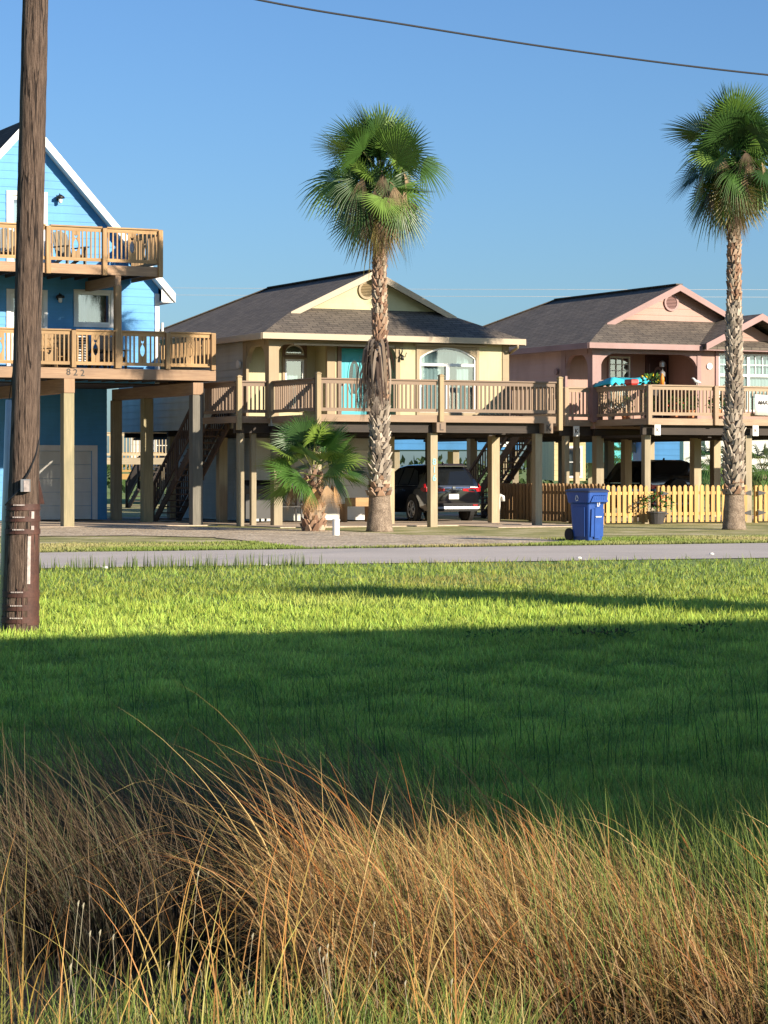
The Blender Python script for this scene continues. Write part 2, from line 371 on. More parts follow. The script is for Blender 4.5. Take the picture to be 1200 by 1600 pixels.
def window(parent, x0, x1, z0, z1, D, arch=0, casing=M['tan_trim'], frame=M['white'], cas_w=.11, mull=(), rails=(), grid=None, curtain=M['curtain'], cur_x=None, shelf=True):
    """z1 is the crown of the opening; arch = rise of the curved head"""
    root = None
    mb = MB(); zs = z1 - arch
    y0, y1 = D-.045, D+.07
    mb.box(x0-cas_w, x0, y0, y1, z0-cas_w, z1+cas_w); mb.box(x1, x1+cas_w, y0, y1, z0-cas_w, z1+cas_w)
    mb.box(x0, x1, y0, y1, z0-cas_w, z0)
    if arch:
        a = arc_pts(x0, x1, zs, arch)
        for (xa, za), (xb, zb) in zip(a, a[1:]): mb.prism([(xa,y0+.012,za),(xb,y0+.012,zb),(xb,y0+.012,z1+cas_w*.0+.004),(xa,y0+.012,z1+.004)], (0,y1-y0-.012,0))
        mb.box(x0, x1, y0, y1, z1+.004, z1+cas_w)
    else: mb.box(x0, x1, y0, y1, z1, z1+cas_w)
    root = mb.build('window', casing, parent, fixn=True)
    fr = MB(); w = .055; ya, yb = D-.01, D+.045
    fr.box(x0, x0+w, ya, yb, z0, zs); fr.box(x1-w, x1, ya, yb, z0, zs); fr.box(x0+w, x1-w, ya, yb, z0, z0+w)
    if arch:
        a = arc_pts(x0, x1, zs, arch)
        for (xa, za), (xb, zb) in zip(a, a[1:]): fr.prism([(xa,ya,za-w),(xb,ya,zb-w),(xb,ya,zb),(xa,ya,za)], (0,yb-ya,0))
    else: fr.box(x0+w, x1-w, ya, yb, z1-w, z1)
    for m_ in mull: fr.box(m_[0], m_[1], ya-.01, yb, m_[2], m_[3])
    for r_ in rails: fr.box(x0+w, x1-w, ya-.006, yb-.004, r_[0], r_[1])
    if grid:
        gx0, gx1, gz0, gz1, nx, nz = grid
        for i in range(1, nx): x = gx0+(gx1-gx0)*i/nx; fr.box(x-.012, x+.012, ya+.005, yb-.015, gz0, gz1)
        for i in range(1, nz): z = gz0+(gz1-gz0)*i/nz; fr.box(gx0, gx1, ya+.007, yb-.017, z-.012, z+.012)
    fr.build('frame', frame, root, fixn=True)
    g = MB(); pts = [(x0,D+.03,z0),(x1,D+.03,z0)] + ([(x, D+.03, z) for x, z in arc_pts(x0,x1,zs,arch)][::-1] if arch else [(x1,D+.03,z1),(x0,D+.03,z1)])
    g.poly(pts); g.build('pane', M['glass'], root)
    if curtain:
        c = MB(); cx0, cx1 = cur_x or (x0, x1); n = max(6, int((cx1-cx0)/.035))
        vs = []; 
        for i in range(n+1): 
            x = cx0+(cx1-cx0)*i/n; y = D+.16+.022*math.sin(i*1.9)+.01*math.sin(i*.7); vs += [(x,y,z0),(x,y,z1-arch*.4)]
        c.add(vs, [(2*i,2*i+2,2*i+3,2*i+1) for i in range(n)]); c.build('curtain', curtain, root, smooth=True)
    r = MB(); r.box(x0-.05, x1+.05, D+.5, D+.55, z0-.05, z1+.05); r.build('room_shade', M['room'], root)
    return root
def railing(parent, p, q, zf, mat, h=.95, sp=.125, bw=.038, cap=True, deco=None, name='railing'):
    """one bay: cap, two rails and balusters between two points (x, y)"""
    mb = MB(); p = Vector((*p, 0)); q = Vector((*q, 0)); L = (q-p).length; d = (q-p)/L
    if cap: mb.bar(p+Vector((0,0,zf+h)), q+Vector((0,0,zf+h)), .14, .038)
    mb.bar(p+Vector((0,0,zf+h-.075)), q+Vector((0,0,zf+h-.075)), .042, .105)
    mb.bar(p+Vector((0,0,zf+.13)), q+Vector((0,0,zf+.13)), .042, .09)
    n = int(L/sp); out = d.cross(Vector((0,0,1)))
    for i in range(n):
        t = (i+.5)/n*L
        if deco and any(abs(t-dc) < .17 for dc in deco): continue
        b = p + d*t + Vector((random.uniform(-.003,.003),0,0))
        mb.bar(b+Vector((0,0,zf+.17)), b+Vector((0,0,zf+h-.125)), bw, bw, up=tuple(d))
    for dc in (deco or []):
        for sx in (-1, 1):   # a pair of boards with a fruit shaped hole sawn between them
            prof = [(.0,.17),(.115,.17),(.115,h-.125),(0,h-.125),(0,.76),(.05,.80),(.035,.72),(0,.70),(.018,.66),(.055,.60),(.07,.52),(.058,.43),(.02,.36),(0,.35)]
            base = p + d*dc - out*.015
            mb.prism([base + d*(sx*(x+.004)) + Vector((0,0,zf+z)) for x, z in prof], out*.03)
    return mb.build(name, mat, parent, fixn=True)
def post(parent, x, y, z0, z1, w, mat, name='post', cap=0):
    mb = MB(); mb.box(x-w/2, x+w/2, y-w/2, y+w/2, z0, z1)
    if cap:
        c = w/2+.012; mb.box(x-c, x+c, y-c, y+c, z1+.001, z1+.03); mb.loft([[(x-c*.9,y-c*.9,z1+.03),(x+c*.9,y-c*.9,z1+.03),(x+c*.9,y+c*.9,z1+.03),(x-c*.9,y+c*.9,z1+.03)],
                 [(x-c*.4,y-c*.4,z1+.06),(x+c*.4,y-c*.4,z1+.06),(x+c*.4,y+c*.4,z1+.06),(x-c*.4,y+c*.4,z1+.06)]])
    o = mb.build(name, mat, parent)
    bv = o.modifiers.new('b', 'BEVEL'); bv.width = .008; bv.segments = 1
    return o
def coach_lamp(parent, x, z, D):
    mb = MB(); mb.box(x-.05, x+.05, D-.05, D-.017, z-.07, z+.07)
    mb.tube([(x,D-.04,z+.03),(x,D-.12,z+.12),(x,D-.18,z+.07)], .014, 6)
    mb.tube([(x,D-.18,z+.09),(x,D-.18,z+.03),(x,D-.18,z-.02)], [.03,.12,.13], 10)
    o = mb.build('porch_lamp', M['black'], parent, smooth=True)
    g = MB(); g.tube([(x,D-.18,z-.02),(x,D-.18,z-.13),(x,D-.18,z-.16)], [.06,.055,.02], 8); g.build('lamp_glass', M['white'], o, smooth=True)
def stairs(parent, x0, x1, y0, y1, z0, z1, n, mat, rail=True, axis='y'):
    """runs from (y0,z0) top to (y1,z1) bottom along y (or along x when axis='x')"""
    T = (lambda a, b, z: (a, b, z)) if axis == 'y' else (lambda a, b, z: (b, a, z))
    mb = MB()
    for xs in (x0+.03, x1-.03): mb.prism([T(xs,y0,z0-.02), T(xs,y1,z1-.02+.05), T(xs,y1,z1-.3+.05), T(xs,y0,z0-.34)], T(.04,0,0))
    for i in range(n):
        t = (i+.5)/n; y = y0+(y1-y0)*t; z = z0+(z1-z0)*(i+.9)/n; r = abs(y1-y0)/n*.58
        a = [T(x0+.02,y-r,z), T(x1-.02,y-r,z), T(x1-.02,y+r,z), T(x0+.02,y+r,z)]; mb.prism(a, (0,0,.04))
    s_ = mb.build('stairs', mat, parent, fixn=True)
    if rail:
        for xs in (x0, x1):
            r = MB(); p = Vector(T(xs,y0,z0)); q = Vector(T(xs,y1,z1))
            r.bar(p+Vector((0,0,.95)), q+Vector((0,0,.95)), .06, .09); r.bar(p+Vector((0,0,.2)), q+Vector((0,0,.2)), .04, .08)
            for i in range(1, 26): b = p.lerp(q, i/26); r.bar(b+Vector((0,0,.2)), b+Vector((0,0,.93)), .035, .035)
            for t in (0.02, .5, .98): b = p.lerp(q, t); r.bar(Vector((b.x,b.y,max(0,b.z-.3))), b+Vector((0,0,1.02)), .09, .09)
            r.build('handrail', mat, s_)
    return s_

ZF = 3.05; ZE = 5.31; PIT = .476; HW = 4.1; DE = 2.35; DG = 4.15; DBK = 15.4; ZR = ZE + PIT*HW
def elevated_house(name, A, C):
    H = empty(name, tuple(A), TH)
    wl, wf, trim, fasc, sh = C['side'], C['front'], C['trim'], C['fascia'], C['shingle']
    pink = C['pink']
    # --- walls
    mb = MB()
    wall(mb, 'l', -3.7, 4.5, 15, 2.75, 5.2, step=.21)
    wall(mb, 'r', 3.8, 2.95, 15, 2.75, 5.2, step=.21)
    mb.box(-3.7, 3.8, 14.9, 15.0, 2.75, 5.2); mb.box(-3.6, 3.7, 2.9, 14.9, 2.78, 2.98)
    mb.build('side_wall', wl, H, fixn=True)
    mb = MB(); st = .24 if pink else 99
    fw = C['front_window']; rw = C['porch_window']; dr = C['door']
    ux = .1 if pink else .3
    wall(mb, 'f', 2.8, ux, 3.8, 2.98, 5.2, [fw[:4]], step=99)
    mb.box(ux, ux+.08, 2.9, 4.6, 2.98, 5.2)
    if pink: wall(mb, 'f', 4.6, -3.6, .1, 2.98, 5.2, [rw[:4], dr], step=99)
    else:
        wall(mb, 'f', 4.6, -3.6, -1.5, 2.98, 5.2, [rw[:4]], step=99); wall(mb, 'f', 3.75, -1.5, .3, 2.98, 5.2, [dr], step=99); mb.box(-1.5, -1.41, 3.84, 4.6, 2.98, 5.2)
    # gable triangle
    s_ = 1/PIT; zb = ZE+PIT*(HW-2.3)
    lap(mb, 'f', DG, lambda z: -2.3+(z-zb)*s_, lambda z: 2.3-(z-zb)*s_, zb-.05, ZR-.02, .21 if pink else .9, .05)
    if pink: lap(mb, 'f', 2.8, lambda z: .1+max(0,(z-5.2))*s_, lambda z: 3.62-max(0,(z-5.2))*s_, 5.2, 6.1, .21)
    mb.build('front_wall', wf, H, fixn=True)
    # --- trim: porch columns, header, quoin boards, curved braces, each a part
    def tb(nm, *a): m_ = MB(); m_.box(*a); return m_.build(nm, trim, H)
    tb('porch_column', -3.72, -3.42, 2.78, 3.06, 2.98, 5.05); tb('porch_column', ux-.12, ux+.02, 2.771, 2.93, 2.98, 5.05)
    tb('porch_header', -3.74, ux+.12, 2.776, 3.0, 5.05, 5.24); tb('porch_header', -3.73, -3.5, 3.06, 4.5, 5.02, 5.23)
    qb = tb('corner_board', 3.62, 3.83, 2.77, 2.99, 2.98, 5.2); tb('corner_board', -3.735, -3.66, 4.36, 4.62, 2.75, 5.2)
    for z in (3.6, 4.2, 4.75): m_ = MB(); m_.box(3.612, 3.838, 2.764, 2.998, z, z+.012); m_.build('groove', trim, qb)
    if not pink: tb('pilaster', -1.52, -1.27, 3.72, 3.84, 2.98, 5.2)
    for (xc, sg, w) in (((-3.42, 1, .55), (ux-.12, -1, .55)) if pink else ((-3.42, 1, .3), (ux-.12, -1, .3))):
        pts = [(xc, 2.8, 5.05)] + [(xc + sg*w*(1-math.cos(t)), 2.8, 5.05 - w*.8*(1-math.sin(t))) for t in [PI/2*i/8 for i in range(9)]]
        m_ = MB(); m_.prism(pts, (0, .16, 0)); m_.build('arch_brace', trim, H, fixn=True)
    for (yc, sg, w) in ((3.06, 1, .45), (4.36, -1, .45)):
        pts = [(-3.72, yc, 5.02)] + [(-3.72, yc + sg*w*(1-math.cos(t)), 5.02 - w*(1-math.sin(t))) for t in [PI/2*i/8 for i in range(9)]]
        m_ = MB(); m_.prism(pts, (.14, 0, 0)); m_.build('arch_brace', trim, H, fixn=True)
    # --- roof
    r = MB(); T = -.09
    def slope(pts): r.prism([(x, y, z) for x, y, z in pts], (0, 0, T))
    for s in (-1, 1):
        slope([(s*HW,DE,ZE),(s*2.6,DE+1.5,ZE+PIT*1.5),(0,3.82,ZR),(0,11.3,ZR),(s*HW,DBK,ZE)])
    slope([(-HW,DE,ZE),(HW,DE,ZE),(2.3,DG,zb),(-2.3,DG,zb)]); slope([(-HW,DBK,ZE),(HW,DBK,ZE),(0,11.3,ZR)])
    if pink:
        g0, g1, gc = -.15, 3.87, 1.86; gh = (g1-g0)/2
        for s in (-1, 1): r.prism([(gc+s*gh,2.1,5.36),(gc,2.1,5.36+PIT*gh),(gc,5.6,5.36+PIT*gh),(gc+s*gh,5.6,5.36)], (0,0,-.08))
    rf = r.build('roof', sh, H, fixn=True)
    for x, y in C['vents']:
        z = ZE+PIT*(HW-abs(x)); v = MB(); v.tube([(x,y,z-.05),(x,y,z+.32)], .05, 8); v.build('vent_pipe', M['white_pvc'], rf, smooth=False)
    cp = MB(); cp.bar((0,3.8,ZR+.02),(0,11.3,ZR+.02),.25,.03); cp.bar((0,11.3,ZR+.02),(-HW,DBK,ZE+.02),.2,.03); cp.build('ridge_cap', sh, rf)
    # fascia, gutters and barge boards
    f = MB()
    f.box(-HW-.02, (HW+.02) if not pink else -.15, DE-.07, DE-.005, ZE-.15, ZE+.015)
    for s in (-1, 1): f.box(*(sorted((s*HW, s*(HW+.05)))), DE-.02, DBK, ZE-.16, ZE+.01)
    f.box(-HW, HW, DBK+.005, DBK+.05, ZE-.16, ZE)
    f.build('gutter' if not pink else 'fascia', fasc, H)
    f = MB()
    for s in (-1, 1):
        f.prism([(s*2.62,3.79,ZE+PIT*1.48),(0,3.79,ZR+.01),(0,3.79,ZR-.19),(s*2.72,3.79,ZE+PIT*1.38-.17)], (0,-.05,0))
    if pink:
        for s in (-1, 1):
            f.prism([(gc+s*(gh+.02),2.09,5.37),(gc,2.09,5.37+PIT*gh),(gc,2.09,5.17+PIT*gh),(gc+s*(gh+.02),2.09,5.17)], (0,-.05,0))
    f.build('barge_board', fasc, H, fixn=True)
    so_ = MB(); so_.box(-HW, HW, DE, 2.795, ZE-.13, ZE-.10); so_.box(-HW, -3.72, 2.8, DBK, ZE-.13, ZE-.10); so_.box(3.82, HW, 2.8, DBK, ZE-.13, ZE-.10)
    so_.box(-3.7, ux, 2.8, 4.6, 5.24, 5.26); so_.build('soffit', trim, H)
    if not pink:
        d2 = MB(); d2.box(-3.0, .1, 2.70, 2.765, 5.02, 5.07); d2.box(.75, 3.05, 2.66, 2.79, 5.09, 5.14); d2.build('awning_rail', fasc, H)
        ds = MB(); ds.tube([(3.85,2.3,5.18),(3.88,2.35,5.08),(3.90,2.8,4.95),(3.90,3.3,4.85),(3.90,3.35,4.6),(3.90,3.35,3.06)], .04, 8); ds.build('downspout', M['gutter'], H, smooth=True)
    # gable vent
    gv = MB(); c = (-.1, DG-.07, 6.72)
    ring = [(c[0]+.26*math.cos(t), c[1], c[2]+.26*math.sin(t)) for t in [2*PI*i/24 for i in range(24)]]
    ri = [(c[0]+.2*math.cos(t), c[1], c[2]+.2*math.sin(t)) for t in [2*PI*i/24 for i in range(24)]]
    for i in range(24):
        j = (i+1) % 24; gv.prism([ring[i], ring[j], ri[j], ri[i]], (0,.06,0))
    for k in range(-4, 5):
        z = k*.044; w = math.sqrt(max(0,.2**2-z*z)); gv.add([(c[0]-w,c[1]+.0,c[2]+z-.018),(c[0]+w,c[1]+.0,c[2]+z-.018),(c[0]+w,c[1]+.05,c[2]+z+.02),(c[0]-w,c[1]+.05,c[2]+z+.02)], [(0,1,2,3)])
    gv.build('gable_vent', trim, H, fixn=False)
    # --- windows and door
    C['windows'](H)
    DD = 4.6 if pink else 3.75
    dm = MB(); dm.box(dr[0], dr[1], DD+.02, DD+.08, 2.98, dr[3]); do = dm.build('door', C['doormat'], H)
    tr = MB(); tr.box(dr[0]-.12, dr[0], DD-.05, DD+.1, 2.98, dr[3]+.12); tr.box(dr[1], dr[1]+.0, DD-.05, DD+.1, 2.98, dr[3]); tr.box(dr[0], dr[1], DD-.05, DD+.1, dr[3], dr[3]+.12); tr.build('door_frame', M['brown_trim'] if not pink else C['doormat'], do)
    ov = MB(); xc = (dr[0]+dr[1])/2; zc = 4.2; oval = lambda s, y: [(xc+.17*s*math.cos(t), y, zc+.48*s*math.sin(t)) for t in [2*PI*i/28 for i in range(28)]]
    ov.prism(oval(1, DD+.012), (0,-.012,0)); ov.build('oval_glass', M['leaded'], do, fixn=True)
    og = MB(); o1, o2 = oval(1.18, DD+.018), oval(1.0, DD+.018)
    for i in range(28): j = (i+1) % 28; og.prism([o1[i],o1[j],o2[j],o2[i]], (0,-.02,0))
    for a in (-.07, 0, .07): og.bar((xc+a,DD-.004,zc-.38),(xc+a*.2,DD-.004,zc+.38),.008,.006,up=(0,1,0))
    for sg in (-1, 1):
        og.box(xc+sg*.3-.012*1, xc+sg*.3+.012, DD+.006, DD+.02, 3.25, 4.85)
    og.build('door_moulding', C['mould'], do, fixn=True)
    kn = MB(); kn.tube([(dr[0]+.07,DD+.02,4.0),(dr[0]+.07,DD-.05,4.0)], [.025,.032], 8); kn.build('handle', M['chrome'], do)
    # --- floor structure, deck
    dk = C['deck']
    fl = MB()
    UR = C.get('uright', 3.85)
    nb = int(2.95/.14)
    for i in range(nb): y = .0+i*.14; fl.box(-3.5, UR, y, y+.134, ZF-.04, ZF)
    for i in range(12): y = 3.0+i*.14; fl.box(-4.55, -3.4, y, y+.134, ZF-.042, ZF-.002)
    for i in range(6): y = 4.68+i*.14; fl.box(-4.55, -3.75, y, y+.134, ZF-.042, ZF-.002)
    fl.box(-3.4, .1, 2.95, 4.6, ZF-.06, ZF-.03)
    fl.build('deck_floor', C['floor'], H)
    rim = MB()
    rim.box(-3.54, UR+.02, -.045, -.005, 2.86, ZF-.005); rim.box(UR-.01, UR+.03, -.004, 2.78, 2.86, ZF-.005); rim.box(-3.575, -3.54, -.044, 3.05, 2.86, ZF-.006)
    rim.box(-4.6, -3.58, 2.95, 2.99, 2.86, ZF-.006); rim.box(-4.63, -4.60, 2.95, 5.5, 2.86, ZF-.007)
    rim.build('deck_rim', C['rim'], H)
    bm_ = MB()
    for y in (.25, 2.9, 6.9, 10.9, 14.7): bm_.box(-3.6 if y > 2 or y < 1 else -3.5, 3.75 if not pink else max(3.75, UR-.1), y-.07, y+.07, 2.58, 2.855 if y < 2 else 2.74)
    for x in (-3.3, -1.2, .12, 1.9, 3.5): bm_.box(x-.06, x+.06, .33, 14.6, 2.5, 2.575)
    for i in range(20): x = -3.4+i*.385; bm_.box(x-.02, x+.02, .33, 2.82, 2.857, ZF-.045)
    bm_.box(-4.6, -3.5, 3.1, 3.22, 2.58, 2.855)
    bm_.box(-3.6, 3.7, 2.96, 14.8, 2.745, 2.77)
    bm_.build('floor_beam', M['dark_wood'], H)  # near-black tone stands in for the shade under the deck rim
    for x, y, w in C['posts']: post(H, x, y, 0, 2.575, w, C['postmat'] if y < 2 or x < -4 else M['post_tan'])
    for x, y in C['rposts']: post(H, x, y, (2.87 if abs(x-.14) < .01 else 2.66) if C['long'] else 2.86, ZF+1.06 if C['cap'] else ZF+.96, .13, C['rpost'], 'railing_post', cap=C['cap'])
    for p, q in C['bays']: railing(H, p, q, ZF, dk, sp=C['sp'])
    stairs(H, -4.6, -3.8, 5.5, 9.6, ZF, .05, 16, M['stair_wood'])
    return H

def cream_windows(H):
    a = window(H, .93, 2.75, 3.2, 5.06, 2.8, arch=.30, casing=M['tan_trim'], mull=[(1.78,1.90,3.25,4.52)], rails=[(4.52,4.60)], cas_w=.10)
    window(H, -2.45, -1.85, 3.3, 4.72, 4.6, casing=M['tan_trim'], rails=[(4.0,4.04)], cas_w=.08)
    window(H, -2.45, -1.85, 4.84, 5.15, 4.6, arch=.22, casing=M['brown_trim'], cas_w=.075)
def pink_windows(H):
    window(H, .75, 2.95, 3.35, 5.12, 2.8, casing=M['mauve'], mull=[(1.8,1.9,3.4,5.07)], rails=[(4.42,4.5)], grid=(.8,2.9,4.5,5.07,8,2))
    window(H, -2.05, -1.28, 3.45, 4.28, 4.6, casing=M['mauve'], cas_w=.06)
    window(H, -2.05, -1.28, 4.36, 5.05, 4.6, casing=M['mauve'], cas_w=.06, grid=(-2.0,-1.33,4.42,5.0,3,3), curtain=None)
posts_c = [(.03,.22,.22),(3.31,.22,.22),(-3.38,.35,.2),(-4.4,3.2,.17),(-4.0,3.25,.15)]
grid_p = [(x,y,.26) for x in (-3.4,.06,1.85,3.45) for y in (3.0,7.0,11.0) if (x, y) not in ((1.85,3.0),(1.85,7.0))]
cream = elevated_house('elevated_house', AC, dict(side=M['grey_siding'], front=M['cream'], trim=M['tan_trim'], fascia=M['gutter'], shingle=M['shingle_tan'], pink=False,
    front_window=(.93,2.75,3.2,5.06), porch_window=(-2.45,-1.85,3.3,5.15), door=(-1.08,-.24,2.98,5.02), doormat=M['teal'], mould=M['teal'], windows=cream_windows, vents=[(-2.9,13.2)],
    deck=M['taupe'], rim=M['taupe'], floor=M['taupe'], rpost=M['taupe_post'], postmat=M['post_tan'], cap=1, long=True, sp=.125,
    posts=posts_c+grid_p, rposts=[(-3.53,-.08),(.14,-.08),(3.87,-.08),(-4.55,2.93)],
    bays=[((-3.45,0),(.07,0)),((.21,0),(3.8,0)),((3.87,.05),(3.87,2.7)),((-3.56,3.0),(-3.56,.06)),((-4.5,2.96),(-3.62,2.96)),((-4.58,5.4),(-4.58,3.06))]))
tag(cream, 'cream yellow stilt house with brown shingle roof, teal front door and arched windows', 'house')
pinkh = elevated_house('elevated_house', AP, dict(side=M['pink_side'], front=M['pink'], trim=M['mauve'], fascia=M['mauve'], shingle=M['shingle_tan'], pink=True,
    front_window=(.75,2.95,3.35,5.12), porch_window=(-2.05,-1.28,3.45,5.05), door=(-.62,.08,2.98,5.0), doormat=M['brown_door'], mould=M['mauve'], windows=pink_windows, vents=[(-3.0,12.0)],
    deck=M['deck_nat'], rim=M['deck_nat'], floor=M['deck_nat'], rpost=M['deck_nat'], postmat=M['post_tan'], cap=0, long=False, sp=.125, uright=7.5,
    posts=posts_c+[(6.8,.22,.22)]+grid_p, rposts=[(-3.53,-.06),(-1.25,-.06),(1.0,-.06),(3.2,-.06),(5.4,-.06),(-4.55,2.93)],
    bays=[((-3.46,0),(-1.32,0)),((-1.18,0),(.93,0)),((1.07,0),(3.13,0)),((3.27,0),(5.33,0)),((5.47,0),(7.4,0)),((-3.56,3.0),(-3.56,.06)),((-4.5,2.96),(-3.62,2.96)),((-4.58,5.4),(-4.58,3.06))]))
tag(pinkh, 'salmon pink stilt house with mauve trim, dark shingle roof and plants on its deck', 'house')

# small pieces on the cream house
for x, ch in ((.14, 'L'), (3.5, 'K')):
    b = MB(); b.box(x-.14, x+.14, -.10, .22, 2.585, 2.858); bo = b.build('beam_end', M['taupe'], cream)
    text_mesh('letter', ch, .26, M['letter'], bo, (x, -.106, 2.72))
for i, ch in enumerate('816'): text_mesh('number', ch, .24, M['aqua'], cream, (.03, .10, 1.78-i*.22))
sc = MB(); sc.tube([(.33,2.78,4.8),(.33,2.68,4.9),(.33,2.66,5.0)], .02, 6)
for s in (-1, 1): sc.tube([(.33,2.72,4.82),(.33+s*.08,2.66,4.75),(.33+s*.12,2.64,4.88)], .014, 6)
sc.tube([(.33,2.66,4.66),(.33,2.66,4.8)], [.05,.03], 8); sc.build('wall_sconce', M['black'], cream, smooth=True)
mt = MB(); mt.tube([(-3.76,4.2+.6,4.55),(-3.82,4.8,4.55)], [.12,.12], 14); mt.build('round_plaque', M['white'], cream)
vt = MB()
for i in range(12): vt.box(2.95+i*.06, 2.98+i*.06, 2.765, 2.795, 3.02, 3.16)
vt.build('wall_grille', M['brown_trim'], cream)
# ground floor store under the cream house
g = MB(); wall(g, 'f', 6.6, -2.5, -.45, .06, 2.5, step=.15); wall(g, 'l', -2.5, 6.6, 13, .06, 2.5, step=.15)
wall(g, 'f', 6.6, 1.75, 2.0, .06, 2.5, step=.15); wall(g, 'f', 6.6, -.45, 1.75, 2.15, 2.5, step=.15); g.box(1.9,2.0,6.7,13,.06,2.5); g.box(-2.5,2,12.9,13,.06,2.5)
g.build('store_wall', M['grey_siding'], cream, fixn=True)
gd = MB()
for i in range(4): gd.box(-.42, 1.72, 6.62, 6.68, .07+i*.52, .07+i*.52+.51)
gd.build('garage_door', M['white_door'], cream)
# signs on the pink house
for x, y, m in ((-3.26+.0,-.06,M['white']), (.13,-.06,M['white']), (-4.2,2.93,M['white'])):
    b = MB(); b.box(x-.1, x+.1, y-.03, y, 2.56, 2.86); bo = b.build('letter_sign', m, pinkh); text_mesh('letter', 'K', .17, M['letter'], bo, (x, y-.034, 2.71))
bn = MB()
nb = 14; vs = []
for i in range(nb+1):
    x = .05+1.9*i/nb; y = -.16+.012*math.sin(i*1.3); sg = -.03*math.sin(PI*i/nb); vs += [(x,y,3.17+sg*.5),(x,y-.006*(i%2),3.78+sg)]
bn.add(vs, [(2*i,2*i+2,2*i+3,2*i+1) for i in range(nb)]); bno = bn.build('banner', M['white'], None, smooth=True)
bno.location = AP; bno.rotation_euler = (0,0,TH); md = bno.modifiers.new('s', 'SOLIDIFY'); md.thickness = .006
tag(bno, 'white cloth banner with dark lettering tied to the pink house deck railing', 'banner')
text_mesh('lettering', 'MARRICLAW', .16, M['number'], bno, (.62, -.182, 3.53), shear=.25)
for x in (-.0+.42, ): 
    pl = MB(); pl.tube([(x,2.76,4.72),(x,2.79,4.72)], [.1,.1], 14); pl.build('round_plaque', M['white'], pinkh)
pl = MB(); pl.tube([(-3.76,4.85,4.55),(-3.80,4.85,4.55)], [.1,.1], 14); pl.build('round_plaque', M['mauve'], pinkh)

# ------------------------------------------------------------------ the blue house (left)
BL = empty('beach_house', tuple(AB), TH)
tag(BL, 'bright blue gabled beach house with two cedar decks, white trim and number 822', 'house')
uL, uR = -6.2, 1.7
mb = MB()
doorB = (-2.70, -1.75, 4.32, 6.5); winB = (-.76, .25, 5.7, 6.58); doorG = (-2.70, -1.75, 7.2, 9.25)
wall(mb, 'f', 2.5, uL, uR, 4.04, 7.0, [doorB, winB], step=.225)
s47 = 4.75/4.32; zE_b, uE, uA = 6.5, 4.32, -2.26; zApex = 11.25
lw = lambda z: max(uL, uA-(zApex-.04-z)/s47); rw_ = lambda z: min(uR, uA+(zApex-.04-z)/s47)
def gseg(a0, a1, z0, z1):
    lap(mb, 'f', 2.5, lambda z: max(lw(z), a0), lambda z: min(rw_(z), a1), z0, z1, .225)
gseg(uL, doorG[0], 7.0, 9.25); gseg(doorG[1], uR, 7.0, 9.25); gseg(doorG[0], doorG[1], 7.0, 7.2); gseg(uL, uR, 9.25, 11.05)
mb.box(uL, uR, 2.6, 12, 4.05, 4.2)
wall(mb, 'l', uL, 2.6, 12, 4.05, 7.1, step=.225); wall(mb, 'r', uR, 2.6, 12, 4.05, 7.1, step=.225); mb.box(uL, uR, 11.9, 12.0, 4.05, 7)
# ground floor
gdoor = (-1.15, 1.16, .06, 2.13)
wall(mb, 'f', 6.7, -6.2, 1.63, .06, 4.04, [gdoor], step=.225); wall(mb, 'r', 1.63, 6.8, 12, .06, 4.04, step=.225); wall(mb, 'l', -6.2, 6.8, 12, .06, 4.04, step=.225)
mb.box(-6.2, 1.63, 11.9, 11.98, .06, 4.04)
mb.build('wall', M['blue'], BL, fixn=True)
tr = MB()
tr.box(uR-.11, uR+.02, 2.46, 2.60, 4.04, 6.62); tr.box(uR+.001, uR+.021, 2.6, 2.72, 4.04, 6.7)
tr.box(gdoor[1], gdoor[1]+.16, 6.66, 6.72, .06, 2.30); tr.box(gdoor[0]-.16, gdoor[0], 6.66, 6.72, .06, 2.3); tr.box(gdoor[0], gdoor[1], 6.66, 6.72, 2.13, 2.3)
tr.build('corner_trim', M['blue_trim'], BL)
gd = MB()
for i in range(5): gd.box(gdoor[0], gdoor[1], 6.78, 6.83, .07+i*.412, .07+i*.412+.404)
gdo = gd.build('garage_door', M['white_door'], BL)
# roof with raking eaves
r = MB()
zl = lambda u: zApex - abs(u-uA)*s47
for s in (-1, 1): r.prism([(uA,2.17,zApex),(uA+s*uE,2.17,zE_b),(uA+s*uE,12.5,zE_b),(uA,12.5,zApex)], (0,0,.13))
r.build('roof', M['shingle_dark'], BL, fixn=True)
f = MB()
for s in (-1, 1): f.prism([(uA,2.16,zApex+.14),(uA+s*(uE+.03),2.16,zE_b+.12),(uA+s*(uE+.03),2.16,zE_b-.14),(uA,2.16,zApex-.14)], (0,-.035,0))
for s in (-1, 1):
    f.box(*sorted((uA+s*uE+s*.005, uA+s*uE+s*.04)), 2.17, 12.5, zE_b-.14, zE_b+.11)
    f.box(*sorted((uA+s*uE, uA+s*3.97)), 2.18, 12.4, zE_b-.14, zE_b-.11)
f.build('fascia', M['blue_trim'], BL, fixn=True)
sf = MB()
for s in (-1, 1): sf.prism([(uA,2.18,zApex-.12),(uA+s*uE,2.18,zE_b-.1),(uA+s*uE,2.49,zE_b-.1),(uA,2.49,zApex-.12)], (0,0,.04))
for s in (-1, 1): sf.prism([(uA+s*3.95,2.20,zApex-.1-3.95*s47),(uA+s*(uE-.002),2.20,zE_b-.02),(uA+s*(uE-.002),2.20,zE_b-.12),(uA+s*3.95,2.20,zE_b-.12)], (0,.03,0))
sf.build('soffit', M['blue_trim'], BL, fixn=True)
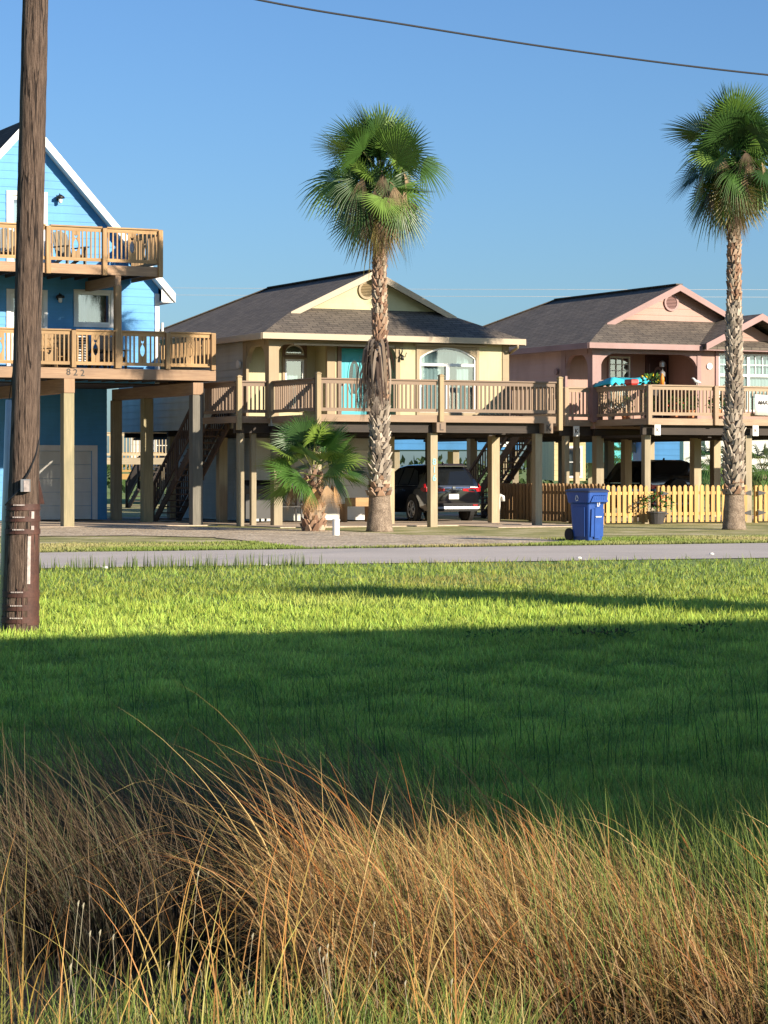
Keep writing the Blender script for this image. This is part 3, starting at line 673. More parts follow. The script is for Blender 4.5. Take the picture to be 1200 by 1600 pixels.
def entry(z0, z1, x0, x1):
    d = MB(); d.box(x0-.12, x0, 2.45, 2.53, z0, z1+.12); d.box(x1, x1+.12, 2.45, 2.53, z0, z1+.12); d.box(x0, x1, 2.45, 2.53, z1, z1+.12)
    o = d.build('door', M['blue_trim'], BL)
    f = MB(); f.box(x0, x0+.1, 2.5, 2.56, z0, z1); f.box(x1-.1, x1, 2.5, 2.56, z0, z1); f.box(x0+.1, x1-.1, 2.5, 2.56, z0, z0+.2); f.box(x0+.1, x1-.1, 2.5, 2.56, z1-.12, z1); f.build('frame', M['white'], o)
    g_ = MB(); g_.poly([(x0+.1,2.53,z0+.2),(x1-.1,2.53,z0+.2),(x1-.1,2.53,z1-.12),(x0+.1,2.53,z1-.12)]); g_.build('pane', M['glass'], o)
    c = MB(); c.box(x0, x1, 2.72, 2.73, z0, z1); c.build('curtain', M['curtain'], o)
entry(4.32, 6.5, -2.7, -1.75); entry(7.2, 9.25, -2.7, -1.75)
wb = window(BL, -.76, .25, 5.7, 6.58, 2.5, casing=M['blue_trim'], cas_w=.09, curtain=None)
cg = plain('green_curtain', (.05,.12,.09), .9)
c = MB(); n = 16; vs = []
for i in range(n+1): x = -.45+.6*i/n; y = 2.68+.03*math.sin(i*1.7); vs += [(x,y,5.7),(x-.02*math.sin(i),y,6.58)]
c.add(vs, [(2*i,2*i+2,2*i+3,2*i+1) for i in range(n)]); c.build('curtain', cg, wb, smooth=True)
c = MB(); vs = []
for i in range(n+1): x = -.76+.36*i/n; y = 2.64+.02*math.sin(i*1.9); vs += [(x,y,5.7),(x,y,6.58)]
c.add(vs, [(2*i,2*i+2,2*i+3,2*i+1) for i in range(n)]); c.build('curtain', M['curtain'], wb, smooth=True)
coach_lamp(BL, -1.30, 9.22, 2.5); coach_lamp(BL, -1.30, 6.42, 2.5)
# decks
def deckfloor(z, u0, u1, d0, d1):
    m = MB(); y = d0
    while y < d1-.01: m.box(u0, u1, y, min(y+.134, d1), z-.04, z); y += .14
    return m
deckfloor(4.34, -6.6, 2.42, .0, 2.44).build('deck_floor', M['cedar_rim'], BL)
deckfloor(7.17, -6.6, .84, .0, 2.44).build('deck_floor', M['cedar_rim'], BL)
rm = MB(); rm.box(-6.6, 2.45, -.05, -.005, 4.05, 4.335); rm.box(2.425, 2.47, -.004, 6.6, 4.05, 4.335); rm.build('deck_rim', M['cedar_rim'], BL)
deckfloor(4.33, 1.74, 2.42, 2.5, 6.6).build('deck_floor', M['cedar_rim'], BL)
rm = MB(); rm.box(-6.6, .86, -.05, -.005, 6.90, 7.16); rm.box(.845, .885, -.004, 2.44, 6.90, 7.16); rm.build('deck_rim', M['cedar_rim'], BL)
ju = MB()
for i in range(22): x = -6.5+i*.405; ju.box(x-.02, x+.02, .0, 2.44, 4.06, 4.298)
for i in range(18): x = -6.5+i*.405; ju.box(x-.02, x+.02, .0, 2.44, 6.92, 7.128)
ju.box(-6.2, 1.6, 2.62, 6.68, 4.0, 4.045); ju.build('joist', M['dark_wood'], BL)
bmB = MB()
for x in (-1.84, 1.91): bmB.box(x-.15, x+.15, -.08, 6.62, 3.66, 4.045 if x < 0 else 3.99)
bmB.box(-.52, -.36, -.07, 2.45, 6.62, 6.89); bmB.box(-5.6,-5.3,-.08,6.6,3.66,4.04)
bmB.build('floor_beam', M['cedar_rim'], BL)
for x, y, m in ((-1.84,.1,'treated'),(1.91,.1,'grey_wood'),(1.91,4.0,'treated'),(1.84,6.45,'post_tan'),(-5.45,.1,'treated'),(-1.84,4.0,'treated')):
    post(BL, x, y, 0, 3.655, .30 if y < 6 else .28, M[m])
post(BL, -.44, -.02, 4.345, 6.615, .18, M['cedar'], 'post'); post(BL, -5.3, -.02, 4.345, 6.615, .18, M['cedar'], 'post')
lowp = [-6.5,-5.83,-4.46,-3.09,-1.72,-.44,1.01,2.36]
for x in lowp:
    if x not in (-.44,): post(BL, x, -.06, 4.345, 5.36, .13, M['cedar'], 'railing_post')
for a, b in zip(lowp[1:], lowp[2:]): railing(BL, (a+.07, -.02), (b-.07, -.02), 4.34, M['cedar'], h=1.03, deco=[(b-a)/2-.07], sp=.115)
railing(BL, (2.42,.05), (2.42,1.6), 4.34, M['cedar'], h=1.03, deco=[.9], sp=.115); railing(BL, (2.42,1.7), (2.42,4.2), 4.34, M['cedar'], h=1.03, sp=.115); railing(BL, (2.42,4.3), (2.42,6.5), 4.34, M['cedar'], h=1.03, sp=.115)
upp = [-5.66,-4.05,-2.44,-.83,.79]
for x in upp: post(BL, x, -.06, 6.88, 8.17, .13, M['cedar'], 'railing_post')
for a, b in zip(upp, upp[1:]): railing(BL, (a+.07, -.02), (b-.07, -.02), 7.17, M['cedar'], h=1.02, deco=[(b-a)/2-.07], sp=.12)
railing(BL, (.84,.05), (.84,2.4), 7.17, M['cedar'], h=1.02, deco=[1.2], sp=.12)
for i, ch in enumerate('822'): text_mesh('number', ch, .25, M['number'], BL, (-1.86+i*.2, -.056, 4.22-.012*i))


# ------------------------------------------------------------------ furniture on the decks
def adirondack(A, u, d, z, rz, label, mat=M['cedar'], group='wooden chairs on the blue house decks'):
    H = empty('deck_chair', tuple(loc(A, u, d, z)), TH+rz, label, 'chair', group)
    s = MB()
    for i in range(6): s.box(-.27, .27, -.28+i*.095, -.28+i*.095+.085, .34-i*.02, .36-i*.02)
    s.build('seat', mat, H)
    b = MB()
    for i in range(7):
        x = -.27+i*.078; t = .98+.08*math.sin(PI*i/6)
        b.prism([(x,.24,.24),(x+.07,.24,.24),(x+.07,.24+.28,t),(x,.24+.28,t)], (0,.02,0))
    b.build('backrest', mat, H, fixn=True)
    for sx in (-1, 1):
        a = MB(); a.box(sx*.34-.06, sx*.34+.06, -.34, .36, .56, .585); a.build('armrest', mat, H)
        l = MB(); l.box(sx*.3-.02, sx*.3+.02, -.32, -.22, 0, .56); l.build('leg', mat, H)
        l = MB(); l.prism([(sx*.28-.02,-.25,.3),(sx*.28-.02,.5,0),(sx*.28-.02,.5,.1),(sx*.28-.02,-.25,.4)], (.04,0,0)); l.build('leg', mat, H, fixn=True)
    return H
adirondack(AB, -1.75, 1.3, 4.34, .5, 'wooden slatted chair beside the door on the lower deck of the blue house')
adirondack(AB, -1.05, 1.2, 4.34, -.2, 'wooden slatted chair below the window on the lower deck of the blue house')
adirondack(AB, -.1, 1.4, 4.34, .1, 'wooden slatted chair right of the small table on the lower deck of the blue house', M['cedar_rim'])
adirondack(AB, -1.35, 1.3, 7.17, .3, 'weathered wooden chair under the gable lamp on the upper deck of the blue house', M['grey_wood'])
adirondack(AB, -3.2, 1.2, 7.17, -.2, 'weathered wooden chair left of the utility pole on the upper deck of the blue house', M['grey_wood'])
tb = empty('side_table', tuple(loc(AB, -.58, 1.1, 4.34)), TH, 'small dark square table on the lower deck of the blue house', 'table')
t = MB(); t.box(-.28,.28,-.28,.28,.48,.53); t.build('tabletop', M['dark_wood'], tb)
for sx in (-1,1):
    for sy in (-1,1): t = MB(); t.box(sx*.23-.025,sx*.23+.025,sy*.23-.025,sy*.23+.025,0,.48); t.build('leg', M['dark_wood'], tb)
# barrel shaped cooler box with slatted lid
cb = empty('storage_chest', tuple(loc(AB, -1.55, 2.1, 4.34)), TH, 'cedar slatted chest with brown lid against the blue wall', 'chest')
t = MB()
for i in range(7): t.box(-.42,.42,-.28,.28,.05+i*.14,.05+i*.14+.125)
t.build('body', M['cedar'], cb); t = MB(); t.box(-.48,.48,-.33,.33,1.04,1.16); t.build('lid', M['brown_trim'], cb)
lt = empty('louvre_screen', tuple(loc(AB, -1.25, .55, 4.34)), TH, 'dark shutter with white slats leaning behind the lower blue deck railing', 'shutter')
t = MB(); t.box(-.16,-.12,0,.04,.1,.95); t.box(.12,.16,0,.04,.1,.95); t.box(-.12,.12,.03,.035,.1,.95); t.build('frame', M['black'], lt)
t = MB()
for i in range(11): t.box(-.12,.12,-.005,.02,.14+i*.073,.17+i*.073)
t.build('slat', M['white'], lt)

def blob(mb, c, r, n=7, jit=.12):
    c = Vector(c); rings = []
    for i in range(1, n):
        t = PI*i/n; rings.append([c+Vector((r[0]*math.sin(t)*math.cos(a)*(1+random.uniform(-jit,jit)), r[1]*math.sin(t)*math.sin(a)*(1+random.uniform(-jit,jit)), r[2]*math.cos(t))) for a in [2*PI*j/(2*n) for j in range(2*n)]])
    mb.loft(rings)
def leafclump(mb, c, R, n, size, cols, parts=None, up=.3):
    """many small pointed leaves in a volume; returns colours"""
    c = Vector(c); cl = []
    for i in range(n):
        d = Vector((random.gauss(0,1), random.gauss(0,1), random.gauss(0,1)+up)).normalized()
        p = c + Vector((d.x*R[0], d.y*R[1], d.z*R[2])) * random.uniform(.35, 1)
        a = (d + Vector((random.uniform(-.6,.6),)*3)).normalized(); b = a.cross(Vector((random.uniform(-1,1),random.uniform(-1,1),random.uniform(-1,1)))).normalized()
        s = size*random.uniform(.6,1.2); mb.add([p, p+a*s*.5+b*s*.25, p+a*s, p+a*s*.5-b*s*.25], [(0,1,2,3)])
        col = random.choice(cols); k = random.uniform(.75,1.25); cl += [tuple(x*k for x in col)]*4
    return cl
def setcol(o, cl):
    ca = o.data.color_attributes.new('col', 'FLOAT_COLOR', 'POINT'); ca.data.foreach_set('color', np.array([(*c, 1) for c in cl], dtype=np.float32).ravel())
GREENS = [(.04,.10,.02),(.06,.14,.03),(.09,.17,.04)]
def potted(A, u, d, z, label, h=.5, r=.14, potmat=None, flower=None, nleaf=160, group=None, name='potted_plant'):
    H = empty(name, tuple(loc(A, u, d, z)), TH, label, 'plant', group)
    p = MB(); p.tube([(0,0,0),(0,0,r*1.5),(0,0,r*1.52),(0,0,r*1.7)], [r*.72, r, r*1.1, r*1.1], 16); p.build('pot', potmat or M['terracotta'], H)
    lf = MB(); cl = leafclump(lf, (0,0,r*1.7+h*.45), (r*1.7,r*1.7,h*.5), nleaf, .12, GREENS); o = lf.build('foliage', M['dead'], H); setcol(o, cl)
    st = MB()
    for i in range(5): st.tube([(0,0,r*1.5),(random.uniform(-r,r),random.uniform(-r,r),r*1.7+h*.8)], .006, 4)
    st.build('stem', M['dark_wood'], H)
    if flower:
        fl = MB()
        cl = leafclump(fl, (0,0,r*1.7+h*.62), (r*1.6,r*1.6,h*.4), 45, .07, [flower]); o = fl.build('flower', M['dead'], H); setcol(o, cl)
    return H
M['terracotta'] = plain('terracotta', (.55,.22,.10), .8); M['pot_dark'] = plain('pot_dark', (.05,.045,.045), .6)
M['turq'] = plain('turquoise_cloth', (.03,.50,.66), .8, var=.15, scale=8); M['red'] = plain('red_plastic', (.45,.04,.03), .4); M['orange'] = plain('orange_plastic', (.8,.25,.03), .5)
M['statue'] = plain('white_stone', (.7,.7,.66), .6)
for i, (u, d, h, r, pot, flo, lab) in enumerate([
    (-2.35,.45,.42,.15,'terracotta',(.6,.1,.05),'red flowering plant in clay pot behind the pink deck railing, nearest the corner'),
    (-1.75,.5,.5,.15,'terracotta',None,'leafy plant in clay pot behind pink deck railing, left of the middle post'),
    (-.9,.42,.4,.17,'terracotta',(.75,.2,.05),'orange flowering plant in a clay pot just right of the middle railing post'),
    (-.35,.45,.46,.16,'orange',None,'green plant in an orange pot behind the pink deck railing near the tall palm'),
    (-2.95,.9,.5,.14,'pot_dark',None,'bushy plant in a dark pot behind the pink house corner post'),
    (-3.3,1.6,.42,.14,'terracotta',(.7,.5,.1),'plant with orange blooms on the shaded left side of the pink deck'),
    (-3.3,2.4,.4,.13,'statue',None,'small plant in a white pot on the shaded left side of the pink deck')]):
    potted(AP, u, d, ZF, lab, h, r, M[pot], flo, group='potted plants along the pink deck railing')
fb = potted(AP, -2.75, 1.0, ZF+.62, 'bowl of bright yellow flowers on a stand at the pink deck corner', .34, .2, M['pot_dark'], (.85,.62,.02), 120, name='flower_bowl')
st = empty('plant_stand', tuple(loc(AP, -2.75, 1.0, ZF)), TH, 'dark plant stand under the yellow flowers on the pink deck', 'stand')
t = MB(); t.tube([(0,0,0),(0,0,.03),(0,0,.031),(0,0,.58),(0,0,.6)], [.2,.2,.03,.03,.18], 10); t.build('column', M['black'], st)
# table with turquoise cloth
tt = empty('patio_table', tuple(loc(AP, -3.0, 2.3, ZF)), TH, 'patio table under a turquoise cloth on the pink deck', 'table')
t = MB(); t.box(-.6,.6,-.4,.4,1.06,1.10); t.build('tabletop', M['brown_trim'], tt)
for sx in (-1,1):
    for sy in (-1,1): t = MB(); t.box(sx*.5-.03,sx*.5+.03,sy*.33-.03,sy*.33+.03,0,1.06); t.build('leg', M['brown_trim'], tt)
cl_ = MB(); nx, ny = 22, 14; vs = []
for j in range(ny+1):
    for i in range(nx+1):
        x = -.72+1.44*i/nx; y = -.52+1.04*j/ny; over = max(0, abs(x)-.62, abs(y)-.42)
        z = 1.13+.05*math.sin(x*5+1)*math.sin(y*4)+.06*max(0,math.sin(x*3)) - over*1.8*(1+.3*math.sin(i*1.7)) ; vs.append((x*.97, y*.97, z+.06))
cl_.add(vs, [(j*(nx+1)+i, j*(nx+1)+i+1, (j+1)*(nx+1)+i+1, (j+1)*(nx+1)+i) for j in range(ny) for i in range(nx)])
clo = cl_.build('tablecloth', M['turq'], None, smooth=True); clo.location = loc(AP,-3.0,2.3,ZF); clo.rotation_euler = (0,0,TH); clo.modifiers.new('s','SOLIDIFY').thickness = .01
tag(clo, 'crumpled turquoise cloth thrown over the patio table on the pink deck', 'cloth')
bt = MB(); bt.tube([(0,0,0),(0,0,.2),(0,0,.26),(0,0,.32)], [.06,.06,.03,.025], 12); o = bt.build('bottle', M['orange'], None, smooth=True); o.location = loc(AP,-3.05,1.75,ZF+.98); tag(o, 'orange and white bottle standing by the turquoise cloth', 'bottle')
o.location = loc(AP,-3.05,-.0,ZF+.972)
rp = MB(); rp.loft([[(x*s, y*s*.6, z) for x, y in [(-.2,-.2),(.2,-.2),(.2,.2),(-.2,.2)]] for s, z in ((.8,0),(1,.05),(1,.14),(.85,.17))]); o = rp.build('cooler_bag', M['red'], None, fixn=True); o.location = loc(AP,-3.56,.85,ZF+.972); o.rotation_euler = (0,0,TH+PI/2); tag(o, 'red and white bag on the pink deck railing left of the bottle', 'bag')
bd = MB()   # gull figure
bd.tube([(-.11,0,.07),(-.04,0,.09),(.04,0,.11),(.08,0,.15),(.10,0,.19),(.13,0,.20),(.17,0,.19)], [.01,.045,.05,.035,.03,.025,.004], 8)
bd.tube([(-.02,0,.06),(-.02,0,0)], .01, 5); bd.tube([(.02,0,.06),(.02,0,0)], .01, 5)
o = bd.build('bird_ornament', M['statue'], None, smooth=True); o.location = loc(AP,-1.85,0,ZF+.972); o.rotation_euler = (0,0,TH+2.6); tag(o, 'white bird ornament perched on the pink deck railing', 'ornament')
ln = empty('lantern_post', tuple(loc(AP, -.75, 3.6, ZF)), TH, 'tiered hanging lanterns on a pole in the pink porch', 'lantern')
t = MB(); t.tube([(0,0,0),(0,0,1.75)], .02, 6); t.build('pole', M['black'], ln)
for k in range(3):
    z = 1.05+.3*k; t = MB(); t.tube([(0,0,z),(0,0,z+.02),(0,0,z+.14),(0,0,z+.2)], [.05,.09,.09,.03], 8); t.build('lantern', M['grey_metal'], ln)
hb = MB(); hb.tube([(-.25,0,.0),(-.27,0,.35),(-.15,0,.5),(.15,0,.5),(.27,0,.35),(.25,0,0)], .015, 6); hb.box(-.24,.24,-.01,.01,.1,.42)
o = hb.build('patio_chair', M['brown_trim'], None); o.location = loc(AP,.1,1.3,ZF+.55); o.rotation_euler=(0,0,TH)
sg = MB(); sg.box(-.24,.24,-.45,0,-.08,-.04)
for sx in (-1,1):
    for sy in (-.42,0): sg.box(sx*.22-.015,sx*.22+.015,sy-.015,sy+.015,-.55,.08)
s2 = sg.build('seat', M['brown_trim'], o); tag(o, 'brown framed patio chair seen above the pink deck railing', 'chair')

# ------------------------------------------------------------------ picket fence
def picket_fence(name, p, q, label, mat, h=1.12, sp=.19, w=.118, both=False, hinges=(), gate=None):
    p = Vector((*p[:2], 0)); q = Vector((*q[:2], 0)); L = (q-p).length; d = (q-p)/L; out = Vector((d.y, -d.x, 0))
    H = empty(name, tuple(p), math.atan2(d.y, d.x), label, 'fence')
    n = int(L/sp)
    for i in range(n):
        x = (i+.5)*sp; hh = h + random.uniform(-.012,.012); tl = random.uniform(-.004,.004)
        def pk(y):
            b = MB(); k = w/2; c = .03
            b.prism([(x-k,y,.05),(x+k,y,.05),(x+k+tl,y,hh-.05),(x+k-c+tl,y,hh),(x-k+c+tl,y,hh),(x-k+tl,y,hh-.05)], (0,.022,0)); return b
        b = pk(-.045)
        b.build('picket', mat, H, fixn=True)
        if both: x += sp/2; pk(.045).build('picket', mat, H, fixn=True)
    for z in (.25, .85): b = MB(); b.box(0, L, -.02, .02, z, z+.085); b.build('rail', mat, H)
    x = 0
    while x < L+.1:
        b = MB(); b.box(x-.045, x+.045, .022, .11, 0, h-.02); b.build('post', mat, H); x += 2.3
    for hx, sg in hinges:
        for z in (.30, .88):
            b = MB(); b.prism([(hx,-.07,z-.075),(hx+sg*.02,-.07,z-.075),(hx+sg*.27,-.07,z-.01),(hx+sg*.27,-.07,z+.01),(hx+sg*.02,-.07,z+.075),(hx,-.07,z+.075)], (0,.02,0)); b.build('hinge', M['black'], H, fixn=True)
    return H
cn = gnd(937, 817); 
fp = lambda u, d: loc(AP, u, d)
PF0 = fp(-5.05, -.1); PF1 = fp(-3.37, .0)
picket_fence('picket_fence', (PF0.x,PF0.y), (PF1.x,PF1.y), 'yellow pine picket fence behind the blue bin and potted flowers', M['fence_y'])
a, b = fp(-3.14, 0), fp(.01, 0)
picket_fence('picket_gate', (a.x,a.y), (b.x,b.y), 'yellow picket gate with black arrow hinges between two pink house posts', M['fence_y'], hinges=[(.0,1),(3.13,-1)])
a, b = fp(.24, 0), fp(4.2, 0)
picket_fence('picket_fence', (a.x,a.y), (b.x,b.y), 'yellow picket fence with arrow hinges right of the tall right palm', M['fence_y'], hinges=[(.0,1)])
a, b = PF0 + Vector((-.02,.12,0)), PF0 + V_*6.6 + U*-.1
picket_fence('picket_fence', (b.x,b.y), (a.x,a.y), 'shaded board fence running back beside the cream house carport', M['fence_d'], h=1.16, sp=.2, w=.13, both=True)

# ------------------------------------------------------------------ wheeled bin
def make_bin():
    c = gnd(919, 848); H = empty('wheeled_bin', (c.x, c.y+.3, .03), math.radians(40), 'blue wheeled refuse bin with dark lid standing on the roadside grass', 'bin')
    H.scale = (.88,.88,1)
    def ring(x, y0, y1, z, r=.06):
        pts = []
        for cx_, cy_, a0 in ((x-r,y1-r,0),(-x+r,y1-r,90),(-x+r,y0+r,180),(x-r,y0+r,270)):
            for k in range(5): a = math.radians(a0+k*22.5); pts.append((cx_+r*math.cos(a), cy_+r*math.sin(a), z))
        return pts
    b = MB(); b.loft([ring(.235,-.30,.27,.02), ring(.245,-.31,.28,.06), ring(.27,-.335,.33,.72), ring(.275,-.34,.335,.80), ring(.335,-.40,.36,.84), ring(.345,-.42,.40,1.02), ring(.35,-.425,.41,1.06)])
    b.build('body', M['bin'], H, autosmooth=35, fixn=True)
    r = MB()
    r.prism([(-.21,-.329,.10),(.21,-.329,.10),(.21,-.36,.70),(-.21,-.36,.70)], (0,-.02,0)); 
    r.prism([(-.10,-.352,.06),(.10,-.352,.06),(.11,-.385,.72),(-.11,-.385,.72)], (0,-.012,0))
    r.prism([(-.3,-.424,.85),(.3,-.424,.85),(.22,-.432,.98),(-.22,-.432,.98)], (0,-.02,0))
    for k in range(7): x = -.19+k*.063; r.box(x, x+.02, -.455, -.43, .9, 1.0)
    for sx in (-1,1): r.prism([(sx*.272,-.2,.1),(sx*.272,.2,.1),(sx*.292,.22,.74),(sx*.292,-.22,.74)], (sx*.012,0,0))
    r.build('rib', M['bin'], H, fixn=True)
    l = MB(); l.loft([ring(.365,-.445,.44,1.062), ring(.37,-.45,.445,1.09), ring(.33,-.41,.41,1.12), ring(.2,-.28,.28,1.145)]); l.build('lid', M['bin_lid'], H, autosmooth=35, fixn=True)
    h = MB(); h.tube([(-.25,.40,1.0),(-.25,.50,1.02),(.25,.50,1.02),(.25,.40,1.0)], .017, 6); h.build('handle', M['bin_lid'], H)
    a = MB(); a.tube([(-.33,.30,.13),(.33,.30,.13)], .012, 6); a.build('axle', M['grey_metal'], H)
    for sx in (-1, 1):
        w = MB(); w.tube([(sx*.27,.32,.14),(sx*.275,.32,.14),(sx*.33,.32,.14),(sx*.335,.32,.14)], [.10,.14,.14,.10], 20); w.build('wheel', M['rubber'], H)
    br = MB(); br.tube([(-.10,-.40,.53),(.10,-.40,.53)], .014, 6); br.build('grab_bar', M['white'], H)
    e = MB()   # white emblem: three chasing strokes with a base line on the side, two letters on the front
    for k in range(3):
        t = PI/2+2*PI*k/3; t2 = t+2*PI/3*.8; p = Vector((-.352, .0+.055*math.cos(t), .93+.07*math.sin(t))); q = Vector((-.352, .055*math.cos(t2), .93+.07*math.sin(t2))); e.bar(p, q, .004, .022, up=(0,1,0) if k else (0,0,1))
    e.build('emblem', M['white'], H)
    text_mesh('lettering', 'LF', .11, M['white'], H, (0, -.402, .79))
make_bin()

# ------------------------------------------------------------------ cars
def make_suv(name, pos, rz, label, boxy=False, badge=True):
    H = empty(name, tuple(pos), rz, label, 'car')
    k = 1.0 if not boxy else 1.04
    b = MB()
    st = [(0,.76,.50,.96),(.05,.86,.36,1.0),(.25,.905,.30,1.03),(.9,.925,.26,1.04),(2.2,.927,.24,1.02),(3.3,.925,.24,1.03),(3.75,.91,.25,.99),(4.2,.87,.28,.90),(4.48,.78,.32,.78),(4.58,.62,.42,.62)]
    rings = []
    for y, w, zb, zt in st:
        h = [(w*.88,zb),(w*.98,zb+.12),(w*.985,zb+.3*(zt-zb)),(w,zb+.62*(zt-zb)),(w*.975,zt-.09),(w*.93,zt-.02),(w*.80,zt)]
        rings.append([(x,y,z) for x, z in h] + [(-x,y,z) for x, z in h[::-1]])
    b.loft(rings); b.build('body', M['carpaint'], H, autosmooth=40, fixn=True)
    g = MB(); rf = 1.68 if not boxy else 1.78
    gs = [(.10,1.02),(.30,1.36),(.46,rf-.10),(.62,rf-.03),(1.2,rf),(2.0,rf),(2.55,rf-.06),(3.05,rf-.32),(3.55,1.01)] if not boxy else [(.06,1.02),(.14,1.4),(.2,rf-.06),(.3,rf-.01),(1.2,rf),(2.2,rf),(2.75,rf-.05),(3.0,rf-.35),(3.3,1.01)]
    rings = []
    for y, zt in gs:
        f = (zt-1.0)/(rf-1.0); wr = .885-.25*f
        h = [(.90,.99),(wr+.015,zt-.05*f),(wr-.05,zt-.012*f),(wr*.5,zt+.012*f)]
        rings.append([(x,y,z) for x, z in h] + [(-x,y,z) for x, z in h[::-1]])
    g.loft(rings); g.build('cabin', M['carpaint'], H, autosmooth=50, fixn=True)
    sx_ = lambda z: .885-.25*((z-1.0)/(rf-1.0)) + .022
    for s in (-1, 1):
        for pts in (([(.62,1.10),(.95,1.48),(1.25,1.56),(1.3,1.08)], ) + ([(1.36,1.08),(1.32,1.57),(2.0,1.59),(2.05,1.08)],) + ([(2.13,1.08),(2.08,1.59),(2.5,1.53),(2.95,1.28),(3.25,1.06)],)):
            w = MB(); w.poly([(s*sx_(z), y, z) for y, z in (pts if s < 0 else pts[::-1])][::1]); w.build('side_window', M['glass_black'], H)
        c = MB(); c.bar((s*.915,.75,1.055),(s*.915,3.2,1.055),.012,.018); c.build('window_trim', M['chrome'], H)
        mr = MB(); blob(mr, (s*1.0,2.95,1.12), (.11,.07,.08), 6, 0); mr.build('wing_mirror', M['carpaint'], H, smooth=True)
        for yy in (1.62, 2.55): dh = MB(); dh.bar((s*.935,yy,.93),(s*.935,yy+.2,.93),.02,.03); dh.build('door_handle', M['chrome'], H)
        for yw in (.95, 3.62):
            ar = MB(); ar.tube([(s*.80,yw,.37),(s*.934,yw,.37)], [.44,.44], 28); ar.build('wheel_arch', M['rubber'], H)
            wh = MB(); wh.tube([(s*.74,yw,.355),(s*.75,yw,.355),(s*.93,yw,.355),(s*.945,yw,.355)], [.31,.355,.355,.32], 30); wo_ = wh.build('wheel', M['rubber'], H, autosmooth=40)
            ri = MB()
            for j in range(5):
                a = 2*PI*j/5; 
                for da in (-.22, .22): ri.bar((s*.95,yw+.06*math.cos(a),.355+.06*math.sin(a)),(s*.952,yw+.245*math.cos(a+da),.355+.245*math.sin(a+da)),.045,.012,up=(1,0,0))
            t_ = [(s*.948, yw+.25*math.cos(2*PI*i/28), .355+.25*math.sin(2*PI*i/28)) for i in range(29)]; ri.tube(t_, .014, 6, cap=False)
            ri.tube([(s*.94,yw,.355),(s*.96,yw,.355)], [.07,.06], 12); ri.build('rim', M['alloy'], wo_)
    rw = MB(); y_at = lambda z: .10+(.20)*(z-1.02)/.34 if z < 1.36 else .30+.16*(z-1.36)/(rf-.1-1.36)
    rw.poly([(.72,y_at(1.08)-.022,1.08),(-.72,y_at(1.08)-.022,1.08),(-.66,y_at(1.36)-.022,1.36),(-.56,y_at(1.53)-.03,1.53),(.56,y_at(1.53)-.03,1.53),(.66,y_at(1.36)-.022,1.36)][::-1]); rw.build('rear_window', M['glass_black'], H)
    sp = MB(); sp.prism([(-.58,.30,rf-.06),(.58,.30,rf-.06),(.60,.70,rf-.0),(-.60,.70,rf-.0)], (0,0,.03)); sp.build('spoiler', M['carpaint'], H, fixn=True)
    an = MB(); an.prism([(-.02,.75,rf+.01),(.02,.75,rf+.01),(.0,.72,rf+.09)], (0,.1,0)); an.build('aerial', M['carpaint'], H, fixn=True)
    for s in (-1, 1):
        tl = MB(); tl.prism([(s*.30,-.01,.90),(s*.30,-.01,.97),(s*.86,.02,1.01),(s*.86,.02,.88),(s*.62,-.015,.87)], (0,.06,0)); tl.prism([(s*.86,.03,1.0),(s*.93,.06,1.0),(s*.90,.14,1.10),(s*.86,.12,1.12)], (0,.05,0))
        tl.prism([(s*.87,.0,.88),(s*.925,.12,.88),(s*.925,.3,.93),(s*.91,.3,1.0),(s*.87,.0,1.0)],(s*.012,0,0))
        tl.build('tail_lamp', M['tail_red'], H, fixn=True)
        rl = MB(); rl.box(*sorted((s*.62,s*.78)), -.03, .02, .46, .50); rl.build('reflector', M['tail_red'], H)
        hl = MB(); hl.prism([(s*.5,4.50,.70),(s*.82,4.28,.74),(s*.84,4.2,.84),(s*.5,4.44,.80)], (0,.04,0)); hl.build('headlight', M['chrome'], H, fixn=True)
    cs = MB(); cs.prism([(-.5,-.02,.975),(.5,-.02,.975),(.55,.0,1.02),(-.55,.0,1.02)], (0,.04,0)); cs.build('tailgate_trim', M['chrome'], H, fixn=True)
    bp = MB(); bp.prism([(-.84,-.035,.44),(.84,-.035,.44),(.86,.0,.54),(-.86,.0,.54)], (0,.1,0)); bp.box(-.78,.78,-.03,.08,.30,.37); bp.build('bumper', M['rubber'], H, fixn=True)
    bt = MB(); bt.prism([(-.80,-.05,.375),(.80,-.05,.375),(.84,-.035,.435),(-.84,-.035,.435)], (0,.1,0)); bt.build('bumper_trim', M['silver'], H, fixn=True)
    pl = MB(); pl.box(-.16,.16,-.03,-.012,.66,.81); po = pl.build('number_plate', M['white'], H)
    if badge:
        text_mesh('badge', 'CR-V', .075, M['chrome'], H, (-.55, -.02, .80))
        e = MB(); ep = [(.055*math.cos(2*PI*i/16), -.035, 1.0+.045*math.sin(2*PI*i/16)) for i in range(17)]; e.tube(ep, .007, 5, cap=False)
        e.bar((-.022,-.035,.975),(-.03,-.035,1.03),.012,.01,up=(0,1,0)); e.bar((.022,-.035,.975),(.03,-.035,1.03),.012,.01,up=(0,1,0)); e.bar((-.022,-.035,1.0),(.022,-.035,1.0),.01,.01); e.build('emblem', M['chrome'], H)
    else:
        sw = MB(); sw.tube([(0,-.02,.85),(0,-.2,.85)], [.36,.35], 24); sw.build('spare_wheel', M['rubber'], H)
    return H
M['glass_black'] = plain('tinted_glass', (.01,.012,.014), .06, coat=.3)
make_suv('parked_suv', Vector((2.06, 72.0, .035)), math.radians(23), 'black suv with chrome trim and red tail lamps parked under the cream house')
make_suv('parked_jeep', loc(AP, 1.55, 6.4, .07), TH-.05, 'dark boxy off-roader behind the yellow picket gate under the pink house', boxy=True, badge=False)

